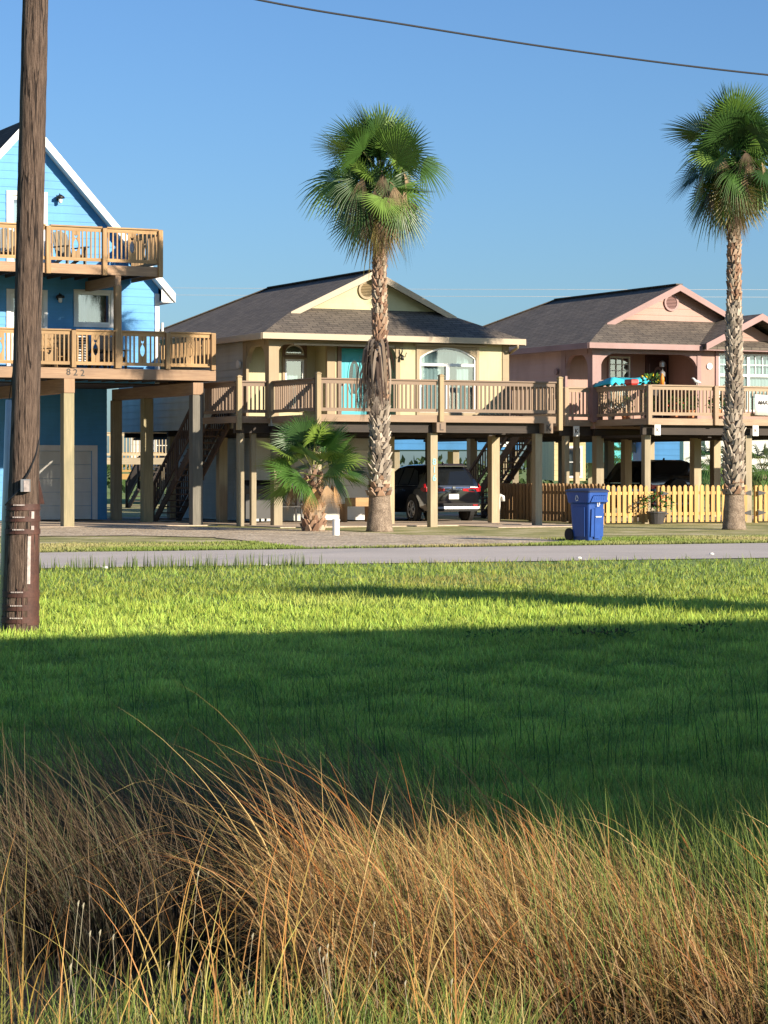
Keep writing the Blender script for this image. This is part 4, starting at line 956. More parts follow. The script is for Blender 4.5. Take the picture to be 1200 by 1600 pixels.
# ------------------------------------------------------------------ palms
def fan_leaf(mb, cl, hub, axis, up, R, nf, spread, droop, col, fold=.05, split=.5, ragged=0.0, pet=None, petcol=None):
    a = Vector(axis).normalized(); s = a.cross(Vector(up))
    if s.length < .05: s = a.cross(Vector((1,0,0)))
    s.normalize(); n = s.cross(a).normalized(); hub = Vector(hub)
    if pet is not None:
        p0 = Vector(pet); w = s*.022
        mid = (p0+hub)/2 + Vector((0,0,.04)); vs = [p0-w, p0+w, mid+w*.8, mid-w*.8, hub+w*.6, hub-w*.6]
        mb.add(vs, [(0,1,2,3),(3,2,4,5)]); cl += [petcol or col]*6
    dphi = 2*spread/nf
    for i in range(nf):
        ph = -spread + (i+.5)*dphi; ca, sa = math.cos(ph), math.sin(ph)
        d = a*ca + s*sa; t_ = s*ca - a*sa
        L = R*(1-.22*(abs(ph)/spread)**2)*random.uniform(1-.08-ragged, 1.0)
        dr = droop*random.uniform(.7,1.3); k = random.uniform(.8,1.18); c = tuple(x*k for x in col); vs = []
        base = .25*abs(math.sin(ph))  # blade cups around the hub
        for t, wf in ((.06,1),(split*.6,1),(split,.95),(.5+.5*split,.55),(1,.06)):
            hw = math.tan(dphi/2)*min(t,split)*L*wf
            tt = max(0, t-.3); g = Vector((0,0,-1))*dr*R*tt*tt*1.6
            p = hub + d*(t*L) + g + n*(base*R*.35*t)
            vs += [p - t_*hw - n*fold*hw*3, p + n*fold*hw*1.0, p + t_*hw - n*fold*hw*3]
        fs = []
        for q in range(4): b = q*3; fs += [(b,b+1,b+4,b+3),(b+1,b+2,b+5,b+4)]
        mb.add(vs, fs, new=False); cl += [c]*15
def boots(mb, cl, x0, z0, z1, rad, step, n, size, cols, flare=.45, lean=(0,0)):
    z = z0; k = 0
    while z < z1:
        f = (z-z0)/(z1-z0); R = rad(z)
        for i in range(n):
            if random.random() < .10: continue
            a = 2*PI*(i + .5*(k%2))/n + random.uniform(-.12,.12); zz = z + random.uniform(-.02,.02)
            c, s = math.cos(a), math.sin(a); o = Vector((c,s,0)); t = Vector((-s,c,0)); L = size*random.uniform(.7,1.25)*(1-.38*f); w = 2*PI*R/n*random.uniform(.5,.68); tw = random.uniform(-.35,.35)
            base = Vector((x0[0]+lean[0]*z, x0[1]+lean[1]*z, zz)) + o*(R*.93); up = (Vector((0,0,1)) + o*flare*(1-.55*f)*random.uniform(.6,1.5) + t*tw).normalized(); th = o*.03
            vs = [base-t*w, base+t*w, base+t*w*.8+th*1.6, base-t*w*.8+th*1.6, base+up*L-t*w*.42, base+up*L+t*w*.42, base+up*L+t*w*.3+th, base+up*L-t*w*.3+th]
            mb.add(vs, [(0,3,2,1),(4,5,6,7),(0,1,5,4),(1,2,6,5),(2,3,7,6),(3,0,4,7)]); col = random.choice(cols(f)); q = random.uniform(.75,1.25)
            cl += [tuple(x*q for x in col)]*4 + [tuple(min(1,x*q*1.2) for x in col)]*4
        z += step; k += 1
M['boot'] = leafmat('leaf_base', .9, 0.0, spec=.1)
M['trunk'] = groundmat('palm_trunk', [(.3,(.15,.11,.08)),(.5,(.30,.23,.17)),(.7,(.42,.33,.25))], 5, 34, 1.0, .03, .9, s2=[(.3,(.35,.33,.3)),(.7,(1.3,1.3,1.3))])
GREY = [(.33,.28,.225),(.26,.22,.175),(.40,.34,.275),(.19,.155,.125)]; RED = [(.30,.19,.125),(.20,.12,.08),(.38,.27,.19),(.25,.155,.105),(.33,.27,.20)]
def tall_palm(x, y, H, label, seed, zr=(1.3, 4.6), skirtmid=False, scale=1.0, group=None, nleaf=66):
    random.seed(seed)
    P = empty('fan_palm', (x, y, 0), 0, label, 'palm', group)
    prof = [(0,.36),(.12,.335),(.5,.285),(1.0,.265),(1.15,.235),(2.2,.195),(3.4,.165),(H-2.6,.125),(H-1.4,.12),(H+.1,.06)]
    if not skirtmid: prof = [(0,.33),(.12,.30),(.5,.275),(1.0,.245),(1.2,.215),(3.4,.175),(H-2.4,.125),(H-1.4,.12),(H,.06)]
    def rad(z):
        for (a, ra), (b, rb) in zip(prof, prof[1:]):
            if z <= b: return ra+(rb-ra)*(z-a)/(b-a)
        return prof[-1][1]
    t = MB(); zs = [0,.06,.15,.3,.5,.7,.9,1.1]+[1.2+i*.4 for i in range(int((H-1.2)/.4))]+[H]; n = 22; rings = []
    z_top = H-.5
    for z in [q for q in zs if q < H-.5]+[H-.45]: rings.append([((rad(z)*(1+random.uniform(-.04,.04)) )*math.cos(2*PI*j/n), (rad(z)*(1+random.uniform(-.04,.04)))*math.sin(2*PI*j/n), z) for j in range(n)])
    t.loft(rings); t.build('trunk', M['trunk'], P, smooth=True)
    b = MB(); cl = []
    boots(b, cl, (0,0), .92, zr[0]+.05, lambda z: rad(z), .10, 9, .14, lambda f: RED+GREY[:2], .5)
    boots(b, cl, (0,0), zr[0], H-1.6, lambda z: rad(z)*.98, .088, 9, .21, (lambda f: GREY if f < zr[1] else RED), .5)
    o = b.build('leaf_bases', M['boot'], P); setcol(o, cl)
    # living crown
    g = MB(); cl = []; heart = Vector((0,0,H-.1)); s = scale
    GC = [(.04,.095,.02),(.055,.125,.024),(.03,.075,.018),(.10,.19,.03),(.15,.25,.045)]  # the brighter greens paint sunlit highlights into some of the fans
    for i in range(nleaf):
        f = (i+.5)/nleaf; az = i*2.39996 + random.uniform(-.3,.3); el = math.radians(84 - 138*f**1.05) + random.uniform(-.12,.12)
        d = Vector((math.cos(az)*math.cos(el), math.sin(az)*math.cos(el), math.sin(el)))
        p0 = heart + Vector((0,0,-.95*f)) + Vector((d.x,d.y,0))*.08
        pl = (.40 + .36*math.sin(PI*min(1,f*.95)))*s*(random.uniform(.6,1.15) if i % 3 else random.uniform(.15,.5))
        hub = p0 + d*pl + Vector((0,0,-.06*f)); eb = el - math.radians(5+38*f+random.uniform(-12,12)) + (math.radians(random.uniform(-20,50)) if .15 < f < .75 else 0); azb = az+random.uniform(-.25,.25)
        ax = Vector((math.cos(azb)*math.cos(eb), math.sin(azb)*math.cos(eb), math.sin(eb)))
        up_ = (Vector((math.cos(az),math.sin(az),0))*.9 + Vector((0,0,.5)) - ax*.01); up_ = Matrix.Rotation(random.uniform(-1.0,1.0), 3, ax) @ up_
        col = random.choice(GC)
        if f > .93: col = (.22,.19,.05)
        fan_leaf(g, cl, hub, ax, up_, random.uniform(.72,1.04)*s, 30, math.radians(random.uniform(72,104)), random.choice([.02,.06,.12,.5]), col, pet=p0, petcol=(.16,.17,.06), split=random.uniform(.38,.55), ragged=.08)
    for i in range(13):     # short stalked fans standing close round the bud
        az = i*2.39996+1; dn = (i % 4 == 3); o_ = Vector((math.cos(az), math.sin(az), 0)); z_ = -random.uniform(.1, .95)
        hub = heart + Vector((0,0,z_)) + o_*random.uniform(.25,.55)*s; ax = (o_*random.uniform(.2,.7) + Vector((random.uniform(-.5,.5),random.uniform(-.5,.5), -1.0 if dn else 1.0))).normalized()
        fan_leaf(g, cl, hub, ax, o_, random.uniform(.7,.95)*s, 28, math.radians(random.uniform(75,100)), .08, random.choice(GC), pet=heart+Vector((0,0,z_-.15)), petcol=(.16,.17,.06), split=.45, ragged=.08)
    o = g.build('crown', M['leaf'], P); setcol(o, cl)
    dd = MB(); cl = []; DC = [(.27,.19,.11),(.18,.12,.075),(.36,.26,.155),(.12,.085,.055)]
    for i in range(66):
        f = (i+.5)/66; az = i*2.39996; el = math.radians(-5-80*f+random.uniform(-10,10))
        d = Vector((math.cos(az)*math.cos(el), math.sin(az)*math.cos(el), math.sin(el)))
        p0 = heart + Vector((0,0,-.25-1.4*f)) + Vector((d.x,d.y,0))*.1; hub = p0 + d*random.uniform(.45,1.0)*s*(1-.5*f)
        ax = (Vector((d.x*.35,d.y*.35,-1))).normalized()
        fan_leaf(dd, cl, hub, ax, Vector((d.x,d.y,.1)), random.uniform(.55,1.0)*s*(1-.3*f), 18, math.radians(random.uniform(16,42)), .15, random.choice(DC), ragged=.4, split=.28, pet=p0, petcol=(.3,.2,.12))
    o = dd.build('dead_fronds', M['dead'], P); setcol(o, cl)
    if skirtmid:
        dd = MB(); cl = []
        for i in range(58):
            az = random.choice([random.uniform(0, 2*PI), random.gauss(3.5,.8)]); side = .5 - .5*math.cos(az); L = random.uniform(.6,1.3) if side > .35 else random.uniform(.4,1.0)
            z0 = random.uniform(3.9,4.65); R = .22; c, s_ = math.cos(az), math.sin(az); o_ = Vector((c,s_,0)); t_ = Vector((-s_,c,0)); rr = random.uniform(.06,.36)*(.4+.8*side)*(1 if side > .3 else .75)
            col = random.choice([(.24,.18,.13),(.14,.10,.08),(.34,.27,.21),(.08,.055,.045)]); w = random.uniform(.016,.04); vs = []
            zt = z0 + random.uniform(.05,.3)
            path = [(0,0),(.35,.13),(.8,.0),(1.0,-.3),(1.04,-.65),(.9,-1.0)]
            dt = random.uniform(-.12,.12)
            for k, (a, b) in enumerate(path):
                p = o_*(R+rr*a) + Vector((0,0,zt + (b*.9 if b > 0 else b*L))) + t_*dt*k*.3; ww = w*(1.1 if k < 3 else 1.5-.35*(k-2)); vs += [p-t_*ww, p+t_*ww]
            dd.add(vs, [(2*k,2*k+1,2*k+3,2*k+2) for k in range(5)]); cl += [col]*12
            if side > .4 and random.random() < .95:
                hub = o_*(R+rr*.95)+Vector((0,0,zt-L*.75)); fan_leaf(dd, cl, hub, (c*.1,s_*.1,-1), o_, random.uniform(.4,.75), 13, math.radians(30), .05, random.choice([(.20,.16,.13),(.14,.11,.09),(.3,.25,.2)]), ragged=.4, split=.3)
        o = dd.build('hanging_fronds', M['dead'], P); setcol(o, cl)
    return P
c1 = gnd(593, 831); c2 = gnd(1147, 828)
tall_palm(c1.x, c1.y, 9.55, 'tall fan palm before the cream house, dead fronds skirting its trunk', 5, zr=(1.3,.30), skirtmid=True, scale=1.27)
tall_palm(c2.x, c2.y, 10.3, 'tall fan palm by the yellow picket gate, its grey trunk ridged with old leaf bases', 23, zr=(1.25,.62), scale=1.27)
def small_palm(x, y, label):
    random.seed(31)
    P = empty('young_fan_palm', (x, y, 0), 0, label, 'palm')
    t = MB(); n = 18; t.loft([[(r*math.cos(2*PI*j/n)*(1+random.uniform(-.06,.06)), r*math.sin(2*PI*j/n)*(1+random.uniform(-.06,.06)), z) for j in range(n)] for z, r in ((0,.28),(.3,.25),(.8,.23),(1.3,.2),(1.7,.1))]); t.build('trunk', M['trunk'], P, smooth=True)
    b = MB(); cl = []; boots(b, cl, (0,0), .03, 1.5, lambda z: .25-.04*z, .10, 9, .2, lambda f: RED, .45); o = b.build('leaf_bases', M['boot'], P); setcol(o, cl)
    g = MB(); cl = []
    for i in range(34):
        f = (i+.5)/34; az = i*2.39996+.6; el = math.radians(84-92*f**.9)+random.uniform(-.1,.1); d = Vector((math.cos(az)*math.cos(el), math.sin(az)*math.cos(el), math.sin(el)))
        p0 = Vector((0,0,1.65-.35*f)); hub = p0+d*random.uniform(.55,.85)*(1.05); eb = el - math.radians(14*f+random.uniform(-12,14)); ax = Vector((math.cos(az)*math.cos(eb), math.sin(az)*math.cos(eb), math.sin(eb)))
        up_ = Matrix.Rotation(random.uniform(-1.1,1.1), 3, ax) @ (Vector((math.cos(az),math.sin(az),0))*.9+Vector((0,0,.6)))
        fan_leaf(g, cl, hub, ax, up_, random.uniform(.72,1.02), 30, math.radians(random.uniform(75,105)), random.uniform(.02,.3), random.choice([(.07,.16,.03),(.11,.22,.04),(.20,.30,.05),(.05,.12,.03)]), pet=p0, petcol=(.3,.32,.10), split=.55)
    o = g.build('crown', M['leaf'], P); setcol(o, cl)
    dd = MB(); cl = []
    for az, R in ((-1.5,.95),(-2.4,.75),(-.3,.8),(2.9,.8),(.6,.7),(-.9,.7),(3.6,.75)):
        d = Vector((math.cos(az), math.sin(az), 0)); far = .25 if az == -1.5 else .55
        fan_leaf(dd, cl, Vector((0,0,1.15 if az == -1.5 else 1.2))+d*far, Vector((d.x*.15,d.y*.15,-1)), d, R, 22, math.radians(42 if az != -1.5 else 30), .05, random.choice([(.55,.33,.15),(.45,.27,.13)]) if az in (-1.5,-.3) else (.36,.24,.14), ragged=.15, split=.4, pet=Vector((0,0,1.45)), petcol=(.4,.28,.12))
    o = dd.build('dead_fronds', M['dead'], P); setcol(o, cl)
    return P
c3 = gnd(490, 831); small_palm(c3.x, c3.y, 'short young fan palm with bright green fans left of the tall centre palm')

# ------------------------------------------------------------------ roadside bits
bo = empty('marker_bollard', tuple(gnd(525, 838)), 0, 'short white cylindrical marker post in front of the young palm', 'bollard')
t = MB(); t.tube([(0,0,0),(0,0,.37),(0,0,.375),(0,0,.40),(0,0,.415)], [.085,.085,.095,.095,.05], 20); t.build('body', M['white_pvc'], bo, autosmooth=40)
tub = potted(AP, -3.6, -.55, .02, 'red flowering plant in a dark round tub at the foot of the picket fence', .8, .28, M['pot_dark'], (.6,.07,.04), 170); tub.scale = (1,1,.74)
pp = MB(); pp.tube([(0,0,.05),(0,0,.55),(0,.0,.72),(.06,0,.80),(.13,0,.76),(.14,0,.62)], .055, 10); o = pp.build('drain_pipe', M['white_pvc'], None, smooth=True); o.location = gnd(779, 815.5); tag(o, 'white curved drain pipe beside the second wooden post of the cream carport', 'pipe')
for k, (px, py) in enumerate(((165,890.5),(418,886.5),(905,875),(1112,868.5))):
    r_ = MB(); r_.loft([[(x*s_, y*s_, z) for x, y in [(.03*math.cos(2*PI*j/8)*1.6, .03*math.sin(2*PI*j/8)) for j in range(8)]] for s_, z in ((1,0),(.9,.02),(.4,.035))]); o = r_.build('road_stud', M['white_pvc'], None, smooth=True); p = gnd(px, py); o.location = (p.x, p.y, .025)
    tag(o, 'pale road stud at the near road edge, ' + ['just right of the utility pole','below the carport of the cream house','below the blue bin','below the right tall palm'][k], 'road stud', 'studs along the near road edge')
# bench, grill and chair in the shade of the cream carport
bn = empty('lattice_bench', tuple(loc(AC,-2.0,5.9,.06)), TH, 'dark metal bench with diamond lattice back by the store wall', 'bench')
t = MB(); t.box(-.6,.6,-.2,.2,.42,.45); t.build('seat', M['black'], bn)
t = MB(); t.box(-.6,.6,.2,.23,.86,.90); t.box(-.6,.6,.2,.23,.46,.49)
for x in (-.6,-.3,0,.3): t.bar((x,.215,.48),(x+.3,.215,.87),.03,.02,up=(0,1,0)); t.bar((x+.3,.215,.48),(x,.215,.87),.03,.02,up=(0,1,0))
t.build('backrest', M['black'], bn)
for sx in (-1,1):
    for sy in (-1,1): t = MB(); t.box(sx*.57-.025,sx*.57+.025,sy*.2-.025,sy*.2+.025,0,.9 if sy > 0 else .62); t.build('leg', M['black'], bn)
gr = empty('barbecue_grill', tuple(loc(AC,-2.9,5.6,.06)), TH, 'black covered barbecue grill between the posts at the left of the cream carport', 'grill')
t = MB(); t.tube([(-.45,0,.95),(.45,0,.95)], [.26,.26], 16); t.build('hood', M['black'], gr)
t = MB(); t.box(-.42,.42,-.22,.22,.1,.85); t.build('cabinet', M['black'], gr); t = MB(); t.box(.45,.85,-.2,.2,.8,.83); t.build('side_shelf', M['black'], gr)
cr = empty('garden_cart', tuple(loc(AC,-.2,4.6,.06)), TH, 'wooden cart with clutter half hidden behind the young palm', 'cart')
t = MB(); t.box(-.45,.45,-.25,.25,.45,.52); t.box(-.45,.45,-.25,-.22,.52,.7); t.build('tray', M['cedar'], cr)
for sx in (-1,1): t = MB(); t.box(sx*.4-.03,sx*.4+.03,-.2,.2,0,.45); t.build('leg', M['cedar'], cr)

# ------------------------------------------------------------------ utility pole and cable
def pole_mat():
    m, nt, bs, out = newmat('pole_wood')
    v = coords(nt, 'Object', (62,62,4.5)); n = noise(nt, v, 1.0, 8, .75)
    v1 = coords(nt, 'Object', (11,11,.5)); n1 = noise(nt, v1, 1.0, 3, .55)
    r = ramp(nt, [(.34,(.03,.02,.015)),(.48,(.14,.092,.066)),(.68,(.29,.205,.15))]); nt.links.new(n.outputs[0], r.inputs[0])
    rc = ramp(nt, [(.478,(1,1,1)),(.492,(.10,.08,.07)),(.508,(.10,.08,.07)),(.522,(1,1,1))]); nt.links.new(n1.outputs[0], rc.inputs[0])
    nt.links.new(mixc(nt, 1.0, r.outputs[0], rc.outputs[0], 'MULTIPLY'), bs.inputs['Base Color']); bs.inputs['Roughness'].default_value = .9
    ad = N(nt, 'ShaderNodeMath', operation='MULTIPLY'); nt.links.new(n.outputs[0], ad.inputs[0]); nt.links.new(rc.outputs[0], ad.inputs[1]); bump(nt, ad.outputs[0], bs, 1.0, .05)
    return m
M['pole'] = pole_mat()
M['rust'] = groundmat('rusty_steel', [(.3,(.045,.018,.013)),(.7,(.10,.040,.027))], 6, 40, .6, .004, .7)
M['patch'] = plain('worn_paint', (.42,.36,.33), .7, var=.3, scale=25)
UP = empty('utility_pole', (-3.53, 23.6, 0), 0, 'weathered wooden utility pole with rusty strapped collar, close at the left edge', 'utility pole')
pr = [(0,.178),(.3,.172),(.9,.165),(1.22,.158),(1.3,.150),(1.5,.142),(2.6,.132),(4.5,.128),(6.2,.121),(9.5,.10)]
cxp = lambda z: .148*(z/6.2)
t = MB(); n = 40; rings = []
zz = [i*.12 for i in range(80)]
def pr_r(z):
    for (a, ra), (b, rb) in zip(pr, pr[1:]):
        if z <= b: return ra+(rb-ra)*(z-a)/(b-a)
    return pr[-1][1]
jr = [random.uniform(-1,1) for _ in range(n)]
for i, z in enumerate(zz): rings.append([(cxp(z)+(pr_r(z)+.004*jr[j]+random.uniform(-.0025,.0025))*math.cos(2*PI*j/n), (pr_r(z)+.004*jr[j]+random.uniform(-.0025,.0025))*math.sin(2*PI*j/n), z) for j in range(n)])
t.loft(rings); t.build('shaft', M['pole'], UP, smooth=True)
for z0, hh in ((.12,.06),(.24,.06),(.37,.06),(.98,.05),(1.10,.05),(1.21,.06)):
    t = MB(); t.tube([(cxp(z0),0,z0),(cxp(z0),0,z0+hh)], [pr_r(z0)+.009, pr_r(z0+hh)+.009], 40, cap=False); bd_ = t.build('steel_band', M['rust'], UP, smooth=True)
    sm = MB()
    for k in range(6): a = -PI*.62+k*.11+random.uniform(-.02,.02); R = pr_r(z0)+.012; sm.box(cxp(z0)+R*math.cos(a)-.008, cxp(z0)+R*math.cos(a)+.010, R*math.sin(a)-.006, R*math.sin(a)+.004, z0+hh*.75, z0+hh*.75+.012)
    sm.build('seal', M['patch'], bd_)
def curved(mb, a0, a1, z0, z1, extra, th=.006, nn=6):
    for i in range(nn):
        a, b = a0+(a1-a0)*i/nn, a0+(a1-a0)*(i+1)/nn
        q = lambda A, z: (cxp(z)+(pr_r(z)+extra)*math.cos(A), (pr_r(z)+extra)*math.sin(A), z)
        mb.add([q(a,z0),q(b,z0),q(b,z1),q(a,z1)], [(0,1,2,3)])
t = MB(); curved(t, -PI*.34, -PI*.02, .1, 1.27, .006); t.build('steel_plate', M['rust'], UP)
for k in range(3): t = MB(); curved(t, -PI*.60+k*.26, -PI*.60+k*.26+.06, .1 if k else .98, .46 if k else 1.25, .012, nn=2); t.build('steel_strap', M['rust'], UP)
t = MB(); curved(t, -PI*.36, -PI*.30, .5, .96, .010, nn=3); t.build('worn_strip', M['patch'], UP)
t = MB(); curved(t, -PI*.30, -PI*.24, 1.13, 1.2, .012, nn=2); curved(t, -PI*.30, -PI*.24, 1.02, 1.06, .012, nn=2); t.build('tag', M['patch'], UP)
t = MB(); t.prism([(cxp(1.4)+.12,-.02,1.27),(cxp(1.4)+.205,-.02,1.27),(cxp(1.4)+.13,-.02,1.62)], (0,.004,0)); t.build('steel_flap', M['rust'], UP, fixn=True)
t = MB(); t.box(cxp(1.45)+.0, cxp(1.45)+.085, -.205, -.13, 1.39, 1.51); jb = t.build('junction_box', M['grey_metal'], UP); t = MB(); t.box(cxp(1.45)+.03, cxp(1.45)+.085, -.212, -.206, 1.39, 1.5); t.build('cover', M['patch'], jb)
t = MB(); t.tube([(cxp(1.9)+.125,.06,2.0),(cxp(1.9)+.138,-.02,1.9),(cxp(1.8)+.12,-.08,1.75),(cxp(1.6)+.07,-.15,1.58),(cxp(1.5)+.03,-.18,1.5)], .009, 6); t.tube([(cxp(1.4)+.0,-.17,1.42),(-.06,-.16,1.33),(-.13,-.10,1.26)], .009, 6); t.build('conduit', M['black'], UP)
t = MB(); t.tube([(cxp(6.55)+.1,-.05,6.55),(cxp(6.6)+.2,-.05,6.6)], .02, 6); t.build('cable_hook', M['grey_metal'], UP)
gg = empty('guy_wire', (0,0,0), 0, 'pale plastic guard on a guy wire leaning beside the utility pole', 'guy wire')
p0 = at(1.5, 992, 23.7); p1 = at(14, 625, 23.9); p0.z = 0; dv = (p1-p0)
t = MB(); t.tube([p0, p0+dv*.25, p0+dv*.25001+Vector((0,0,.0)), p0+dv], [.028,.028,.032,.032], 10); t.build('guard', M['white_pvc'], gg, smooth=True)
t = MB(); t.tube([p0+dv, Vector((-3.46, 23.72, 3.7))], .005, 5); t.build('wire', M['black'], gg)
cable = MB(); A0 = Vector((-3.53+cxp(6.6)+.18, 23.55, 6.60)); pts = []
ctrl = [(405,0,24.5),(630,38,25.3),(900,80,26.2),(1200,117,27.0)]
pts = [A0] + [at(*c) for c in ctrl]; e = pts[-1]-pts[-2]; pts += [pts[-1]+e*1.1+Vector((0,0,.10)), pts[-1]+e*3+Vector((0,0,.8)), pts[-1]+e*8+Vector((0,0,4))]
def smoothpath(p, k=8):
    out = []
    for i in range(len(p)-1):
        a, b, c, d = p[max(i-1,0)], p[i], p[i+1], p[min(i+2,len(p)-1)]
        for j in range(k): t = j/k; out.append(.5*((2*b)+(c-a)*t+(2*a-5*b+4*c-d)*t*t+(3*b-3*c+d-a)*t**3))
    return out+[p[-1]]
cable.tube(smoothpath(pts), .0105, 6)
tag(cable.build('overhead_cable', plain('cable', (.022,.022,.025), .8), None, smooth=True), 'thick dark overhead cable crossing the sky from the utility pole', 'cable')
for k, (ya, yb, dd_) in enumerate(((463, 465, 190), (452, 453, 195))):
    c = MB(); c.tube([at(-300, ya-6, dd_), at(300, ya-2, dd_), at(700, ya, dd_), at(1500, yb, dd_)], .013, 5); tag(c.build('power_line', plain('far_wire', (.45,.42,.40), .7), None, smooth=True), ['lower of the two thin far power lines between the roofs','upper, fainter far power line between the roofs'][k], 'power line')

# ------------------------------------------------------------------ houses and palms farther back, seen under the raised floors
def far_house(name, px0, px1, Y, h, mat, roofmat, label, z0=0, wins=(), deckz=None, deckmat=None, stilts=False, dep=9):
    a = at(px0, HY, Y); b = at(px1, HY, Y); w = b.x-a.x
    H = empty(name, (a.x, Y, 0), 0, label, 'house')
    m = MB(); wall(m, 'f', 0, 0, w, z0, z0+h, [(x0*w, x1*w, z0+k0, z0+k1) for x0, x1, k0, k1 in wins], step=.25); m.box(0, w, .1, dep, z0, z0+h); m.build('wall', mat, H, fixn=True)
    r = MB(); r.prism([(-.4,-.5,z0+h),(w+.4,-.5,z0+h),(w+.4,dep/2,z0+h+1.7),(-.4,dep/2,z0+h+1.7)], (0,0,.12)); r.prism([(-.4,dep+.5,z0+h),(w+.4,dep+.5,z0+h),(w+.4,dep/2,z0+h+1.7),(-.4,dep/2,z0+h+1.7)], (0,0,.12)); r.build('roof', roofmat, H, fixn=True)
    for x0, x1, k0, k1 in wins:
        f = MB(); x0, x1, k0, k1 = x0*w, x1*w, z0+k0, z0+k1
        f.box(x0-.08,x0+.03,-.05,.05,k0-.08,k1+.08); f.box(x1-.03,x1+.08,-.05,.05,k0-.08,k1+.08); f.box(x0+.03,x1-.03,-.05,.05,k0-.08,k0+.03); f.box(x0+.03,x1-.03,-.05,.05,k1-.03,k1+.08); f.box(x0+.03,x1-.03,-.03,.05,(k0+k1)/2-.02,(k0+k1)/2+.02)
        fo = f.build('window', M['white'], H); g = MB(); g.poly([(x0,.02,k0),(x1,.02,k0),(x1,.02,k1),(x0,.02,k1)]); g.build('pane', M['glass'], fo)
        c = MB(); c.box(x0,x1,.085,.095,k0,k1); c.build('curtain', M['curtain'], fo)
    if deckz:
        d = MB(); d.box(-.5, w+.5, -2.4, -.03, deckz-.25, deckz); d.build('deck', deckmat, H)
        railing(H, (-.4,-2.35), (w+.4,-2.35), deckz, deckmat, sp=.16, bw=.05)
        x = -.3
        while x < w+.5: post(H, x, -2.2, 0, deckz-.26, .16, deckmat); x += 2.2
    if stilts:
        x = .2
        while x < w: 
            for y in (.3, dep-.5): post(H, x, y, 0, z0-.01, .25, M['post_tan'])
            x += 2.4
    return H
yel = siding('yellow_siding', (.72,.58,.30)); wht = siding('white_siding', (.72,.70,.64)); aq = siding('aqua_siding', (.10,.50,.55)); blu = siding('far_blue_siding', (.06,.24,.50)); wht2 = siding('rose_siding', (.62,.42,.34))
far_house('far_house', 205, 345, 112, 2.9, wht, M['shingle_tan'], 'pale far house with white windows and yellow deck seen under the cream house', z0=1.2, wins=[(.28,.42,.7,2.2),(.48,.62,.7,2.2),(.74,.88,.7,2.2)], deckz=1.35, deckmat=M['fence_y'])
far_house('far_house', 612, 812, 98, 2.9, blu, M['shingle_dark'], 'mid blue far house seen above the black suv', z0=2.35, wins=[(.8,.9,.2,1.2)], stilts=True)
far_house('far_house', 866, 915, 118, 3.0, yel, M['shingle_tan'], 'pale yellow far house with teal window between the pink house posts', z0=1.0, wins=[(.35,.85,.2,1.6)])
far_house('far_house', 938, 1000, 125, 3.4, aq, M['shingle_dark'], 'turquoise far house seen between the middle pink house posts', z0=1.9, stilts=True)
far_house('far_house', 1022, 1062, 104, 3.6, blu, M['shingle_dark'], 'deep blue far house seen above the parked off-roader', z0=.4)
far_house('far_house', 1068, 1240, 135, 3.2, wht, M['shingle_tan'], 'white far house behind the small palms on the right', z0=1.4, wins=[(.1,.2,.8,2.0),(.4,.5,.8,2)], stilts=True)
fs = empty('far_stair', tuple(at(950, HY, 112)), 0, 'pale timber stair with railing far behind the pink carport', 'staircase'); fs.location.z = 0
stairs(fs, -.6, .6, 4.0, .5, .1, 3.2, 12, M['post_tan'], axis='x')
far2 = empty('far_deck', tuple(at(185, HY, 92)), TH, 'weathered far deck with stairs seen behind the blue carport', 'deck'); far2.location.z = 0
m = MB(); m.box(-2.5,2.2,0,2.5,1.75,2.0); m.build('deck_floor', M['post_tan'], far2); railing(far2, (-2.4,0), (2.1,0), 2.0, M['post_tan'], sp=.13)
for x in (-2.2,-.2,1.8): post(far2, x, .1, 0, 1.74, .14, M['post_tan'])
stairs(far2, 2.2, 3.2, 2.4, 5.2, 2.0, .05, 10, M['dark_wood'])
bf = empty('board_fence', tuple(loc(AC,-1.0,17.5)), TH, 'dark board fence with hung ornaments behind the carport of the cream house', 'fence')
m = MB()
for i in range(52):
    h_ = 1.72+random.uniform(-.02,.02); m.box(i*.15, i*.15+.138, 0, .03, .05, h_)
m.build('board', M['grey_wood'], bf)
for x in (0, 2.4, 4.8, 7.2): post(bf, x, .1, 0, 1.8, .1, M['grey_wood'])
for k, (u, z, w_, h_, mt_, lab) in enumerate(((1.1,1.35,.35,.5,'white','white wall ornament on the board fence above the suv bonnet'),(1.9,1.2,.3,.7,'cedar_rim','pinkish wooden ornament on the board fence above the suv roof'),(2.85,1.4,.3,.35,'bin','dark blue wall ornament on the board fence'),(2.85,.95,.35,.4,'terracotta','orange and white wall ornament below the blue one on the board fence'))):
    q = MB(); q.prism([(-w_/2,0,-h_/2),(w_/2,0,-h_/2),(w_/2,0,h_*.3),(0,0,h_/2),(-w_/2,0,h_*.3)], (0,-.04,0)); q.box(-w_*.3,w_*.3,-.06,-.041,-h_*.3,h_*.1)
    o = q.build('wall_ornament', M[mt_], None, fixn=True); o.location = loc(AC,-1.0+u+1.2,17.46,z); o.rotation_euler = (0,0,TH); tag(o, lab, 'ornament')
